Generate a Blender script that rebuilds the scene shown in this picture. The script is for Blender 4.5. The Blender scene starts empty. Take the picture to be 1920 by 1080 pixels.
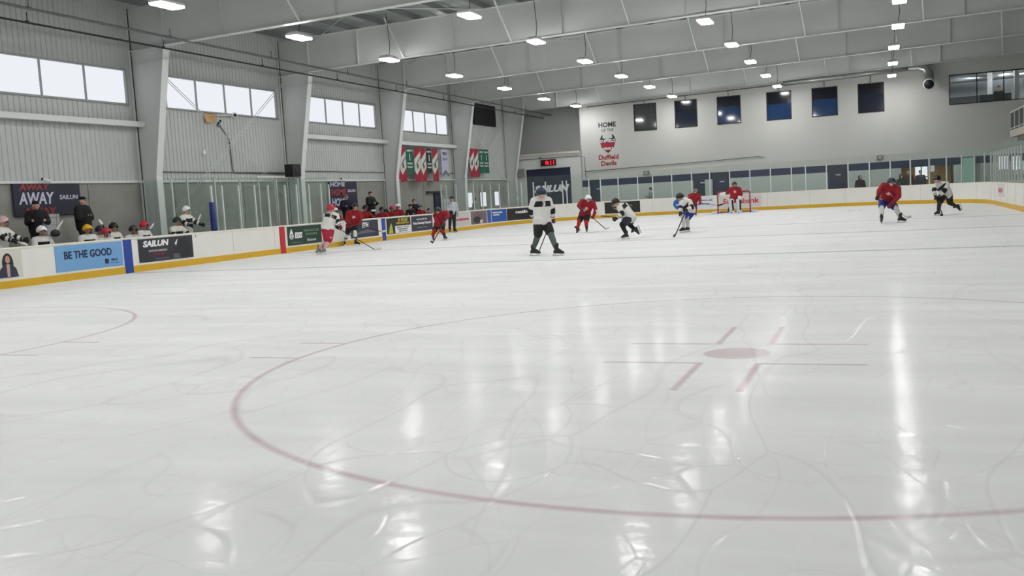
import bpy, bmesh, math, random
from mathutils import Vector, Matrix
import numpy as np
random.seed(7)
S = bpy.context.scene
COL = S.collection
# ---------------------------------------------------------------- camera, world, exposure
CAM = Vector((8.0131, -29.6001, 1.5662)); YAW, PIT, ROL, FPX = .3772, -.0945, -.057, 1773.46
_cy, _sy, _cp, _sp = math.cos(YAW), math.sin(YAW), math.cos(PIT), math.sin(PIT)
_f = Vector((-_sy*_cp, _cy*_cp, _sp)); _r = Vector((_cy, _sy, 0)); _u = _r.cross(_f)
_c, _s = math.cos(ROL), math.sin(ROL)
RT = _r*_c + _u*_s; UP = _u*_c - _r*_s; FW = _f
cam = bpy.data.cameras.new('camera'); cam.sensor_width = 36; cam.lens = FPX/1920*36
cam.clip_start = .05; cam.clip_end = 300
co = bpy.data.objects.new('camera', cam); COL.objects.link(co)
co.matrix_world = Matrix(((RT.x, UP.x, -FW.x, CAM.x), (RT.y, UP.y, -FW.y, CAM.y), (RT.z, UP.z, -FW.z, CAM.z), (0, 0, 0, 1)))
S.camera = co
W = bpy.data.worlds.new('world'); S.world = W; W.use_nodes = True
W.node_tree.nodes['Background'].inputs[0].default_value = (.8, .87, 1, 1)
W.node_tree.nodes['Background'].inputs[1].default_value = 1.0
S.view_settings.view_transform = 'Standard'; S.view_settings.look = 'None'
S.view_settings.gamma = 1; S.view_settings.use_curve_mapping = False
S.view_settings.exposure = 0.0
LAMP_E = 90.0      # emission of the lamp diffusers
WIN_E = .93       # daylight panes
try:
    S.cycles.max_bounces = 8; S.cycles.diffuse_bounces = 6; S.cycles.glossy_bounces = 3
    S.cycles.transparent_max_bounces = 24; S.cycles.sample_clamp_indirect = 6
    S.cycles.use_denoising = True; S.cycles.adaptive_threshold = .02
except Exception: pass

def ray(x, y): return FW + RT*((x-960)/FPX) + UP*((540-y)/FPX)
def at_z(x, y, z): d = ray(x, y); return CAM + d*((z-CAM.z)/d.z)
def at_x(x, y, X): d = ray(x, y); return CAM + d*((X-CAM.x)/d.x)
def at_y(x, y, Y): d = ray(x, y); return CAM + d*((Y-CAM.y)/d.y)
def at_d(x, y, dep): return CAM + ray(x, y)*dep
def pix(p):
    d = Vector(p)-CAM; z = d.dot(FW); return 960+FPX*d.dot(RT)/z, 540-FPX*d.dot(UP)/z
def dep(p): return (Vector(p)-CAM).dot(FW)

# ---------------------------------------------------------------- materials
def lin(c): return tuple(((v/255)/12.92 if v/255 <= .04045 else (((v/255)+.055)/1.055)**2.4) for v in c)
MATS = {}
def mat(name, rgb, rough=.6, metal=0, spec=.5, noise=0, nscale=3, bump=0, bscale=40):
    if name in MATS: return MATS[name]
    m = bpy.data.materials.new(name); m.use_nodes = True; MATS[name] = m
    nt = m.node_tree; b = nt.nodes['Principled BSDF']; c = lin(rgb)
    b.inputs['Base Color'].default_value = (*c, 1); b.inputs['Roughness'].default_value = rough
    b.inputs['Metallic'].default_value = metal; b.inputs['Specular IOR Level'].default_value = spec
    if noise:
        tc = nt.nodes.new('ShaderNodeNewGeometry'); n = nt.nodes.new('ShaderNodeTexNoise'); n.inputs['Scale'].default_value = nscale
        n.inputs['Detail'].default_value = 5
        r = nt.nodes.new('ShaderNodeMapRange'); r.inputs[1].default_value = .25; r.inputs[2].default_value = .75
        r.inputs[3].default_value = 1-noise; r.inputs[4].default_value = 1+noise
        x = nt.nodes.new('ShaderNodeVectorMath'); x.operation = 'SCALE'; x.inputs[0].default_value = c
        nt.links.new(tc.outputs['Position'], n.inputs['Vector']); nt.links.new(n.outputs['Fac'], r.inputs[0])
        nt.links.new(r.outputs[0], x.inputs['Scale']); nt.links.new(x.outputs[0], b.inputs['Base Color'])
    if bump:
        tc = nt.nodes.new('ShaderNodeNewGeometry'); n = nt.nodes.new('ShaderNodeTexNoise'); n.inputs['Scale'].default_value = bscale
        bp = nt.nodes.new('ShaderNodeBump'); bp.inputs['Strength'].default_value = bump; bp.inputs['Distance'].default_value = .02
        nt.links.new(tc.outputs['Position'], n.inputs['Vector']); nt.links.new(n.outputs['Fac'], bp.inputs['Height'])
        nt.links.new(bp.outputs[0], b.inputs['Normal'])
    return m
def emis(name, rgb, e):
    m = bpy.data.materials.new(name); m.use_nodes = True; nt = m.node_tree; nt.nodes.clear(); MATS[name] = m
    o = nt.nodes.new('ShaderNodeOutputMaterial'); s = nt.nodes.new('ShaderNodeEmission')
    s.inputs[0].default_value = (*lin(rgb), 1); s.inputs[1].default_value = e; nt.links.new(s.outputs[0], o.inputs[0]); return m
def glass(name, tint, refl=.06):
    m = bpy.data.materials.new(name); m.use_nodes = True; nt = m.node_tree; nt.nodes.clear(); MATS[name] = m
    o = nt.nodes.new('ShaderNodeOutputMaterial'); t = nt.nodes.new('ShaderNodeBsdfTransparent'); t.inputs[0].default_value = (*tint, 1)
    g = nt.nodes.new('ShaderNodeBsdfGlossy'); g.inputs['Roughness'].default_value = .03; g.inputs[0].default_value = (.9, .97, .94, 1)
    d = nt.nodes.new('ShaderNodeBsdfDiffuse'); d.inputs[0].default_value = (.45, .55, .51, 1)
    lw = nt.nodes.new('ShaderNodeLayerWeight'); lw.inputs[0].default_value = .5; pw = nt.nodes.new('ShaderNodeMath'); pw.operation = 'POWER'; pw.inputs[1].default_value = 5
    fr = nt.nodes.new('ShaderNodeMapRange'); fr.inputs[3].default_value = .02; fr.inputs[4].default_value = .35; nt.links.new(lw.outputs['Facing'], pw.inputs[0]); nt.links.new(pw.outputs[0], fr.inputs[0])
    mx = nt.nodes.new('ShaderNodeMixShader'); m2 = nt.nodes.new('ShaderNodeMixShader'); m2.inputs[0].default_value = refl
    nt.links.new(t.outputs[0], m2.inputs[1]); nt.links.new(d.outputs[0], m2.inputs[2])
    nt.links.new(fr.outputs[0], mx.inputs[0]); nt.links.new(m2.outputs[0], mx.inputs[1]); nt.links.new(g.outputs[0], mx.inputs[2])
    nt.links.new(mx.outputs[0], o.inputs[0]); return m

M_rib = mat('painted steel siding', (188, 191, 189), .5, noise=.04, nscale=.6)
M_conc = mat('cast concrete', (146, 146, 140), .85, noise=.14, nscale=1.3)
M_steel = mat('white painted steel', (216, 219, 218), .45)
M_steel2 = mat('off white girder paint', (206, 208, 206), .5, noise=.03, nscale=.8)
M_dark = mat('dark seam rubber', (52, 55, 54), .7)
M_white = mat('white board plastic', (228, 227, 221), .4, noise=.03, nscale=2)
M_yel = mat('yellow kick plate plastic', (206, 164, 28), .45, noise=.05, nscale=4)
M_rail = mat('cream top rail', (235, 230, 216), .4)
M_blue = mat('royal blue stripe', (24, 62, 152), .45)
M_redst = mat('red stripe', (186, 32, 44), .45)
M_wall = mat('white drywall', (184, 185, 181), .7, noise=.02, nscale=.5)
M_wall2 = mat('grey steel wall', (176, 179, 177), .6, noise=.03, nscale=.7)
M_navy = mat('navy wall paint', (18, 26, 68), .6, noise=.05)
M_pale = mat('pale grey wall paint', (178, 186, 182), .6, noise=.03)
M_roof = mat('galvanised roof deck', (150, 156, 154), .4, metal=.2, noise=.35, nscale=1.2)
M_purl = mat('grey purlin steel', (128, 132, 131), .45, metal=.3)
M_alu = mat('brushed aluminium post', (205, 211, 208), .35, metal=.35)
M_glass = glass('shield glass', (.962, .982, .974), .03)
M_black = mat('matt black', (14, 14, 16), .6)
M_blk2 = mat('black cable', (22, 24, 25), .6)
M_pipe = mat('grey pipe paint', (96, 99, 98), .5)
M_redm = mat('crimson text', (150, 22, 44), .6)
M_ink = mat('black ink', (24, 24, 26), .6)
M_wht = mat('white print', (232, 233, 235), .5)
M_duct = mat('galvanised duct', (170, 174, 172), .3, metal=.8)
M_lampbody = mat('lamp housing', (222, 222, 220), .4)
M_lamp = emis('lamp diffuser light', (254, 253, 251), LAMP_E)
M_day = emis('daylight pane', (245, 249, 255), WIN_E)
M_frame = mat('window frame grey', (150, 153, 152), .5)
M_blackframe = mat('black window frame', (20, 22, 24), .5)
M_dkglass = mat('dark tinted pane', (22, 30, 44), .06, spec=.6)
M_bluglass = mat('blue tinted pane', (22, 52, 92), .06, spec=.6)
M_greyglass = mat('grey tinted pane', (62, 66, 66), .06, spec=.6)

# ---------------------------------------------------------------- object helpers
def tag(o, label=None, cat=None, group=None, kind=None):
    if label: o['label'] = label
    if cat: o['category'] = cat
    if group: o['group'] = group
    if kind: o['kind'] = kind
    return o
def empty(name, loc, label=None, cat=None, group=None, kind=None):
    o = bpy.data.objects.new(name, None); o.empty_display_size = .1; COL.objects.link(o); o.location = loc
    return tag(o, label, cat, group, kind)
def link(name, me, parent=None):
    o = bpy.data.objects.new(name, me); COL.objects.link(o)
    if parent is not None:
        o.parent = parent; o.matrix_parent_inverse = Matrix.Translation(-WL(parent))
    return o
def WL(o):
    v = Vector(o.location)
    return v if o.parent is None else v     # parents in use are empties or meshes built in world space
class MB:
    """collects shapes in world space, one mesh, several materials"""
    def __init__(s): s.v = []; s.f = []; s.m = []; s.mats = []; s.sm = []
    def mi(s, m):
        if m not in s.mats: s.mats.append(m)
        return s.mats.index(m)
    def add(s, vs, fs, m, smooth=False):
        n = len(s.v); k = s.mi(m); s.v += [tuple(v) for v in vs]
        for f in fs: s.f.append([i+n for i in f]); s.m.append(k); s.sm.append(smooth)
    def box(s, a, b, m):
        (x0, y0, z0), (x1, y1, z1) = [tuple(min(p, q) for p, q in zip(a, b)), tuple(max(p, q) for p, q in zip(a, b))]
        v = [(x, y, z) for x in (x0, x1) for y in (y0, y1) for z in (z0, z1)]
        s.add(v, [(0, 1, 3, 2), (4, 6, 7, 5), (0, 4, 5, 1), (2, 3, 7, 6), (0, 2, 6, 4), (1, 5, 7, 3)], m)
    def obox(s, c, ax, ay, az, m):      # oriented box, half axes
        c, ax, ay, az = map(Vector, (c, ax, ay, az))
        v = [c+ax*i+ay*j+az*k for i in (-1, 1) for j in (-1, 1) for k in (-1, 1)]
        s.add(v, [(0, 1, 3, 2), (4, 6, 7, 5), (0, 4, 5, 1), (2, 3, 7, 6), (0, 2, 6, 4), (1, 5, 7, 3)], m)
    def tube(s, pts, r, m, n=8, caps=True):
        pts = [Vector(p) for p in pts]; rs = r if isinstance(r, (list, tuple)) else [r]*len(pts)
        d0 = (pts[1]-pts[0]).normalized(); a = d0.orthogonal().normalized(); V = []
        for i, p in enumerate(pts):
            d = (pts[min(i+1, len(pts)-1)]-pts[max(i-1, 0)]).normalized()
            a = (a-d*a.dot(d)).normalized(); b = d.cross(a)
            V += [p+(a*math.cos(t)+b*math.sin(t))*rs[i] for t in (2*math.pi*k/n for k in range(n))]
        F = [(i*n+k, i*n+(k+1) % n, (i+1)*n+(k+1) % n, (i+1)*n+k) for i in range(len(pts)-1) for k in range(n)]
        if caps: F += [tuple(range(n))[::-1], tuple((len(pts)-1)*n+k for k in range(n))]
        s.add(V, F, m, True)
    def bar(s, p, q, w, h, m, up=(0, 0, 1)):
        p, q = Vector(p), Vector(q); d = (q-p); L = d.length; d.normalize(); u = Vector(up)
        if abs(d.dot(u)) > .98: u = Vector((1, 0, 0))
        x = d.cross(u).normalized(); y = x.cross(d).normalized()
        s.obox((p+q)/2, d*L/2, x*w/2, y*h/2, m)
    def quad(s, a, b, c, d, m): s.add([a, b, c, d], [(0, 1, 2, 3)], m)
    def sphere(s, c, r, m, n=12, sc=(1, 1, 1), R=None):
        V = []; k = n//2
        for i in range(1, k):
            t = math.pi*i/k
            for j in range(n):
                p = 2*math.pi*j/n; v = Vector((math.sin(t)*math.cos(p)*sc[0], math.sin(t)*math.sin(p)*sc[1], math.cos(t)*sc[2]))*r
                V.append((R@v if R else v)+Vector(c))
        T = Vector((0, 0, r*sc[2])); V += [(R@T if R else T)+Vector(c), (R@-T if R else -T)+Vector(c)]
        F = [(i*n+j, (i+1)*n+j, (i+1)*n+(j+1) % n, i*n+(j+1) % n) for i in range(k-2) for j in range(n)]
        a, b = len(V)-2, len(V)-1
        F += [(a, j, (j+1) % n) for j in range(n)] + [(b, (k-2)*n+(j+1) % n, (k-2)*n+j) for j in range(n)]
        s.add(V, F, m, True)
    def mesh(s, name):
        me = bpy.data.meshes.new(name); me.from_pydata(s.v, [], s.f); me.update()
        for m in s.mats: me.materials.append(m)
        me.polygons.foreach_set('material_index', s.m); me.polygons.foreach_set('use_smooth', s.sm)
        return me
    def build(s, name, parent=None, label=None, cat=None, group=None, kind=None):
        return tag(link(name, s.mesh(name), parent), label, cat, group, kind)
def copy_tree(o, off, label=None):
    c = o.copy(); COL.objects.link(c); c.location = Vector(o.location)+Vector(off)
    if label: c['label'] = label
    for ch in list(o.children):
        inv = ch.matrix_parent_inverse.copy(); d = ch.copy(); COL.objects.link(d); d.parent = c; d.matrix_parent_inverse = inv
    return c
FONT_CACHE = {}
def text(name, s, org, xd, yd, h, m, parent, width=None, bold=0.0, shear=0, align='LEFT', depth=.004, wrap=None, **kw):
    """lettering; org = baseline start, xd / yd = reading and up directions, h = cap height, width = total width"""
    cu = bpy.data.curves.new('t', 'FONT'); cu.body = s; cu.size = 1; cu.shear = shear; cu.offset = bold
    cu.resolution_u = 3; cu.extrude = .02
    t = bpy.data.objects.new('t', cu); COL.objects.link(t)
    me = bpy.data.meshes.new_from_object(t.evaluated_get(bpy.context.evaluated_depsgraph_get()))
    bpy.data.objects.remove(t); bpy.data.curves.remove(cu)
    n = len(me.vertices); a = np.empty(n*3); me.vertices.foreach_get('co', a); a = a.reshape(-1, 3)
    if n == 0: return None
    x0, x1 = a[:, 0].min(), a[:, 0].max(); k = h/.70; kx = (width/(x1-x0)) if width else k
    xd, yd = Vector(xd).normalized(), Vector(yd).normalized(); zd = xd.cross(yd).normalized()
    sx = {'LEFT': -x0, 'CENTER': -(x0+x1)/2, 'RIGHT': -x1}[align]
    X, Y, Z = (a[:, 0]+sx)*kx, a[:, 1]*k, (a[:, 2]/.02+1)/2*depth+.002
    w = np.array(org)[None]+X[:, None]*np.array(xd)+Y[:, None]*np.array(yd)+Z[:, None]*np.array(zd)
    me.vertices.foreach_set('co', w.reshape(-1)); me.materials.clear(); me.materials.append(m); me.update()
    o = link(name, me, parent)
    if wrap is not None:
        md = o.modifiers.new('w', 'SHRINKWRAP'); md.target = wrap; md.wrap_method = 'NEAREST_SURFACEPOINT'; md.wrap_mode = 'ABOVE_SURFACE'; md.offset = .006
        dg = bpy.context.evaluated_depsgraph_get(); dg.update(); nm = bpy.data.meshes.new_from_object(o.evaluated_get(dg)); o.modifiers.clear(); o.data = nm
    return tag(o, **kw)

# ---------------------------------------------------------------- dimensions
HW, HL, CR, BH = 12.81, 28.89, 8.5, 1.03      # rink half width, half length, corner radius, board height
XW = -15.84                                    # left building wall
YE = 31.2                                      # white end wall
FR = [-20.75, -12.15, -3.55, 5.1, 13.65, 22.2, 30.6]    # frame positions
XR = 17.6; YN = -33.0
def rb(x): return 7.33+.0215*(x+14.3)          # underside of the rafters
RD = 1.4

# ---------------------------------------------------------------- ice
ice = bpy.data.materials.new('rink ice'); ice.use_nodes = True
def build_ice(m, base, paint=False):
    nt = m.node_tree; nt.nodes.clear(); N = nt.nodes.new; L = nt.links.new
    out = N('ShaderNodeOutputMaterial'); mix = N('ShaderNodeMixShader'); df = N('ShaderNodeBsdfDiffuse'); gl = N('ShaderNodeBsdfGlossy')
    lw = N('ShaderNodeLayerWeight'); lw.inputs['Blend'].default_value = .5
    fm = N('ShaderNodeMapRange'); fm.inputs[1].default_value = .5; fm.inputs[2].default_value = 1; fm.inputs[3].default_value = .007; fm.inputs[4].default_value = .075
    L(lw.outputs['Facing'], fm.inputs[0]); L(fm.outputs[0], mix.inputs[0]); L(df.outputs[0], mix.inputs[1]); L(gl.outputs[0], mix.inputs[2]); L(mix.outputs[0], out.inputs[0])
    g = N('ShaderNodeNewGeometry')
    def noise(scale, det=6, vec=None, dist=0):
        n = N('ShaderNodeTexNoise'); n.inputs['Scale'].default_value = scale; n.inputs['Detail'].default_value = det
        n.inputs['Distortion'].default_value = dist; L(vec or g.outputs['Position'], n.inputs['Vector']); return n
    def rng(src, a, c, d, e):
        r = N('ShaderNodeMapRange'); r.inputs[1].default_value = a; r.inputs[2].default_value = c; r.inputs[3].default_value = d; r.inputs[4].default_value = e
        L(src, r.inputs[0]); return r.outputs[0]
    def mth(op, a, c):
        k = N('ShaderNodeMath'); k.operation = op
        for i, q in enumerate((a, c)):
            if isinstance(q, (int, float)): k.inputs[i].default_value = q
            else: L(q, k.inputs[i])
        return k.outputs[0]
    def cuts(scale, wid, seed, rot, amp):
        mp = N('ShaderNodeMapping'); mp.inputs['Rotation'].default_value = (0, 0, rot); mp.inputs['Location'].default_value = (seed, seed*1.7, 0)
        mp.inputs['Scale'].default_value = (1, .45, 1); L(g.outputs['Position'], mp.inputs[0])
        n1 = noise(.35, 2, mp.outputs[0]); ad = N('ShaderNodeVectorMath'); ad.operation = 'MULTIPLY_ADD'
        L(n1.outputs['Color'], ad.inputs[0]); ad.inputs[1].default_value = (amp, amp, 0); L(mp.outputs[0], ad.inputs[2])
        v = N('ShaderNodeTexVoronoi'); v.feature = 'DISTANCE_TO_EDGE'; v.inputs['Scale'].default_value = scale; L(ad.outputs[0], v.inputs['Vector'])
        return rng(v.outputs['Distance'], 0, wid, 1, 0)
    c1 = cuts(.42, .010, 3, .5, 5); c2 = cuts(1.1, .014, 11, -.7, 4); c3 = cuts(.8, .010, 23, 1.3, 6); c4 = cuts(2.6, .02, 31, .1, 5)
    msk = rng(noise(.22, 3).outputs['Fac'], .42, .62, 0, 1)
    msk2 = rng(noise(.5, 3, dist=1).outputs['Fac'], .45, .65, 0, 1)
    ct = mth('ADD', mth('ADD', c1, mth('MULTIPLY', c2, msk)), mth('ADD', mth('MULTIPLY', c3, .6), mth('MULTIPLY', c4, msk2)))
    ct = mth('MINIMUM', ct, 1)
    # scraped snow patches, long smears
    mp = N('ShaderNodeMapping'); mp.inputs['Rotation'].default_value = (0, 0, .38); mp.inputs['Scale'].default_value = (.35, 1.6, 1); L(g.outputs['Position'], mp.inputs[0])
    sm = rng(noise(.9, 8, mp.outputs[0], .6).outputs['Fac'], .35, .7, -1, 1)
    big = rng(noise(.12, 4).outputs['Fac'], .3, .7, -1, 1)
    val = mth('ADD', mth('ADD', 1.0, mth('MULTIPLY', sm, .05)), mth('MULTIPLY', big, .02))
    val = mth('ADD', val, mth('MULTIPLY', ct, -.08 if not paint else .03))
    sx = N('ShaderNodeSeparateXYZ'); L(g.outputs['Position'], sx.inputs[0]); SYm = 20.68
    ab = lambda a: mth('ABSOLUTE', a, 0)
    wob = mth('MULTIPLY', mth('SUBTRACT', noise(14, 3).outputs['Fac'], .5), .012)
    def band(v, c, h, e=.016): return rng(mth('ADD', ab(mth('SUBTRACT', v, c)), wob), h-e, h+e, 1, 0)
    X0, Y0 = ab(sx.outputs[0]), ab(sx.outputs[1]); px_, py_ = mth('SUBTRACT', X0, 6.71), mth('SUBTRACT', Y0, SYm); ax, ay = ab(px_), ab(py_)
    rr = mth('SQRT', mth('ADD', mth('MULTIPLY', px_, px_), mth('MULTIPLY', py_, py_)), 0)
    red = mth('MAXIMUM', band(rr, 4.543, .03, .022), mth('MULTIPLY', band(rr, 0, .305, .02), .9))
    red = mth('MAXIMUM', red, mth('MULTIPLY', band(ay, .525, .03), band(ax, .69, .46)))
    red = mth('MAXIMUM', red, mth('MULTIPLY', band(ax, .255, .03), band(ay, 1.1, .60)))
    red = mth('MAXIMUM', red, mth('MULTIPLY', band(ay, .485, .03), band(ax, 4.85, .31)))
    red = mth('MAXIMUM', red, mth('MAXIMUM', band(sx.outputs[1], 0, .15), band(sx.outputs[1], 26.085, .03)))
    blu = band(Y0, 7.7, .15)
    wear = rng(noise(3, 5).outputs['Fac'], .3, .7, .75, 1)
    def over(col, fac, rgb):
        m_ = N('ShaderNodeMix'); m_.data_type = 'RGBA'; L(mth('MULTIPLY', fac, wear), m_.inputs[0])
        if isinstance(col, tuple): m_.inputs[6].default_value = (*col, 1)
        else: L(col, m_.inputs[6])
        m_.inputs[7].default_value = (*lin(rgb), 1); return m_.outputs[2]
    base = over(over(base, red, (204, 189, 192)), blu, (190, 194, 202)) if not paint else base
    sc = N('ShaderNodeVectorMath'); sc.operation = 'SCALE'; L(val, sc.inputs['Scale'])
    if isinstance(base, tuple): sc.inputs[0].default_value = base
    else: L(base, sc.inputs[0])
    L(sc.outputs[0], df.inputs['Color'])
    fine = noise(9, 6, dist=.5); 
    ro = mth('ADD', rng(fine.outputs['Fac'], .3, .7, .06, .17), mth('MULTIPLY', ct, .06)); L(ro, gl.inputs['Roughness'])
    h = mth('ADD', mth('MULTIPLY', noise(1.6, 6, dist=.8).outputs['Fac'], .5), mth('MULTIPLY', ct, -.25))
    h = mth('ADD', h, mth('MULTIPLY', fine.outputs['Fac'], .20))
    bp = N('ShaderNodeBump'); bp.inputs['Strength'].default_value = .42; bp.inputs['Distance'].default_value = .02; L(h, bp.inputs['Height']); L(bp.outputs[0], gl.inputs['Normal'])
build_ice(ice, (.80, .805, .80))
b = MB(); b.quad((-HW-.02, -HL-4, 0), (HW+.02, -HL-4, 0), (HW+.02, HL+.02, 0), (-HW-.02, HL+.02, 0), ice)
floor = b.build('floor', kind='structure')
def icepaint(name, rgb):
    m = bpy.data.materials.new(name); m.use_nodes = True; build_ice(m, lin(rgb), True); return m
P_crease = icepaint('pale blue crease paint', (190, 206, 222))
SY = 20.68
q = MB(); n = 24; q.add([(-1.22, 26.06, .0008)]+[(1.83*math.cos(t), 26.06-1.83*math.sin(t), .0008) for t in [math.pi*(1-i/n)*.74+.41 for i in range(n+1)]]+[(1.22, 26.06, .0008)], [tuple(range(n+3))], P_crease)
q.build('trim_goal_crease', floor)
b = MB(); b.box((XW, -HL-4, -.3), (-HW-.15, 37, -.02), M_conc); b.box((-HW-.2, HL+.14, -.3), (XR, 37, -.02), M_conc); b.box((HW+.15, YN, -.3), (XR, HL+.2, -.02), M_conc)
b.build('floor', kind='structure')

# ---------------------------------------------------------------- perimeter of the rink
def peri():
    P = [(-HW, y) for y in np.arange(-16, HL-CR, .6)]
    P += [(-HW+CR-CR*math.cos(t), HL-CR+CR*math.sin(t)) for t in np.linspace(0, math.pi/2, 25)]
    P += [(x, HL) for x in np.arange(-HW+CR+.5, HW-CR, .6)]
    P += [(HW-CR+CR*math.sin(t), HL-CR+CR*math.cos(t)) for t in np.linspace(0, math.pi/2, 25)]
    P += [(HW, y) for y in np.arange(HL-CR-.5, -12, -.6)]
    return P
PER = peri()
def nrm(i):
    a, b_ = PER[max(i-1, 0)], PER[min(i+1, len(PER)-1)]; d = Vector((b_[0]-a[0], b_[1]-a[1])).normalized(); return Vector((-d.y, d.x))   # outward
def strip(q, i0, i1, prof, m):    # sweep a closed profile (offset, z) along the perimeter
    n = len(prof); V = []
    for i in range(i0, i1+1):
        nn = nrm(i); V += [(PER[i][0]+nn.x*o, PER[i][1]+nn.y*o, z) for o, z in prof]
    k = i1-i0
    F = [(j*n+a, j*n+(a+1) % n, (j+1)*n+(a+1) % n, (j+1)*n+a) for j in range(k) for a in range(n)]
    F += [tuple(range(n))[::-1], tuple(k*n+a for a in range(n))]
    q.add(V, F, m)
iA = min(range(len(PER)), key=lambda i: abs(PER[i][1]-(HL-CR))+abs(PER[i][0]+HW)); iB = min(range(len(PER)), key=lambda i: abs(PER[i][1]-(HL-CR))+abs(PER[i][0]-HW))
for nm, i0, i1, lab in (('rink_boards', 0, iA, 'long white rink boards on the bench side with yellow kick plate'), ('rink_boards', iA, iB, 'curved white end boards behind the goal with yellow kick plate'), ('rink_boards', iB, len(PER)-1, 'white side boards at the far right past the corner')):
    e = empty(nm, (PER[(i0+i1)//2][0], PER[(i0+i1)//2][1], 0), lab, 'rink boards')
    q = MB(); strip(q, i0, i1, [(0, .0), (.11, .0), (.11, BH-.03), (0, BH-.03)], M_white); q.build('board_panel', e)
    q = MB(); strip(q, i0, i1, [(-.012, .0), (-.001, .0), (-.001, .2), (-.012, .19)], M_yel); q.build('kick_plate', e)
    q = MB(); strip(q, i0, i1, [(-.02, BH-.03), (.14, BH-.03), (.14, BH+.01), (-.02, BH+.01)], M_rail); q.build('top_rail', e)
    sm_ = mat('board seam', (176, 174, 166), .6)
    for i in range(i0+2, i1, 4):
        nn = nrm(i); c = Vector((PER[i][0]-nn.x*.001, PER[i][1]-nn.y*.001, (BH+.17)/2)); t = Vector((-nn.y, nn.x, 0)); q = MB()
        q.obox(c, t*.006, nn.to_3d()*.003, (0, 0, (BH-.23)/2), sm_); q.build('panel_seam', e)
    if i0 == 0:
        for y, m in ((-7.7, M_blue), (0.08, M_redst), (7.8, M_blue)):
            q = MB(); q.box((-HW+.014, y-.165, 0.001), (-HW-.001, y+.165, BH-.032), m); q.build('line_stripe', e, label=('blue' if m is M_blue else 'red')+' painted line stripe down the boards')

# glass panes and posts on the perimeter, found from where the posts stand
def per_find(px, z=BH):
    best = None
    for i in range(len(PER)-1):
        for k in range(6):
            t = k/6; p = (PER[i][0]*(1-t)+PER[i+1][0]*t, PER[i][1]*(1-t)+PER[i+1][1]*t)
            d = abs(pix((*p, z))[0]-px)
            if PER[i][0] > HW-.5 and PER[i][1] < 19: continue
            if best is None or d < best[0]: best = (d, i+t, p)
    return best[1], best[2]
def onp(s):
    i = int(s); t = s-i; i2 = min(i+1, len(PER)-1); nn = nrm(i); return Vector((PER[i][0]*(1-t)+PER[i2][0]*t+nn.x*.06, PER[i][1]*(1-t)+PER[i2][1]*t+nn.y*.06, 0)), nn
SHIELD = {}
def shield(key):
    if key not in SHIELD:
        lab, loc = {'left': ('tall clear glass shield on the boards between home bench and left corner', (-HW-.06, 17, BH)), 'end': ('long clear glass shield with white posts above the end boards', (0, HL+.06, BH)), 'right': ('clear glass shield on the right side boards past the corner', (HW+.06, 8, BH)), 'box': ('clear glass shield with slim posts in front of the timekeeper box', (-HW-.06, 0, BH))}[key]
        SHIELD[key] = empty('glass_shield', loc, lab, 'glass shield')
    return SHIELD[key]
def post(s, z1, r=.028, grp='left'):
    p, nn = onp(s); t = Vector((-nn.y, nn.x, 0)); q = MB()
    q.obox((p.x, p.y, (BH+z1)/2), t*r, nn.to_3d()*.03, (0, 0, (z1-BH)/2), M_alu)
    q.build('post', shield(grp))
def pane(s0, s1, z1, grp):
    n = max(1, int(round(s1-s0))); q = MB()
    pts = [onp(s0+(s1-s0)*k/n) for k in range(n+1)]
    V = []
    for p, nn in pts:
        for o in (-.006, .006):
            for z in (BH+.005, z1): V.append((p.x+nn.x*o, p.y+nn.y*o, z))
    F = []
    for k in range(n):
        a = k*4; b2 = a+4; F += [(a, b2, b2+1, a+1), (a+2, a+3, b2+3, b2+2), (a+1, b2+1, b2+3, a+3)]
    F += [(0, 1, 3, 2), (n*4, n*4+2, n*4+3, n*4+1)]
    q.add(V, F, M_glass); q.build('glass_pane', shield(grp))
endpx = [831, 841, 858.5, 876, 892, 908, 923, 939, 956, 979.6, 1003.7, 1026, 1057, 1064.5, 1105, 1126.7, 1161, 1197.7, 1224, 1261, 1296.7, 1333, 1370, 1408.5, 1447, 1486, 1510, 1550, 1590.8, 1630, 1668.7, 1706, 1741, 1773.5, 1802, 1825, 1844, 1856]
ss = sorted(per_find(x)[0] for x in endpx)
s = ss[-1]
while s < len(PER)-4 and PER[int(s)][1] > -4: s += 1.6; ss.append(s)
for k, s in enumerate(ss):
    y = PER[int(s)][1]; xx = PER[int(s)][0]
    side = 'left' if xx < -HW+.3 and y < HL-CR else ('right' if xx > HW-.3 and y < HL-CR else 'end')
    post(s, 2.46, .03 if side == 'end' else .024, side)
    if k < len(ss)-1 and ss[k+1]-s > .3: pane(s+.05, ss[k+1]-.05, 2.80, side)
def sY(y): return (y+16)/.6
ty = [-3.65, -3.1, -2.2, -1.3, -.5, .56, 1.3, 2.15, 3.0, 3.6]
for k, y in enumerate(ty):
    if k: post(sY(y), 2.55, .024, 'box')
    if k < len(ty)-1: pane(sY(y)+.05, sY(ty[k+1])-.05, 2.85, 'box')
# padded blue post at the away bench end
e = empty('padded_post', (-HW-.06, -3.65, BH), 'thick post with blue pad at the end of the away bench', 'padded post')
q = MB(); q.box((-HW-.1, -3.68, BH+.01), (-HW-.03, -3.62, 2.55), M_alu); q.build('post', e)
q = MB(); q.tube([(-HW-.06, -3.65, BH+.012), (-HW-.06, -3.65, 2.0)], .1, mat('blue vinyl pad', (22, 40, 110), .5), 12); q.build('pad', e)
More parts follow.
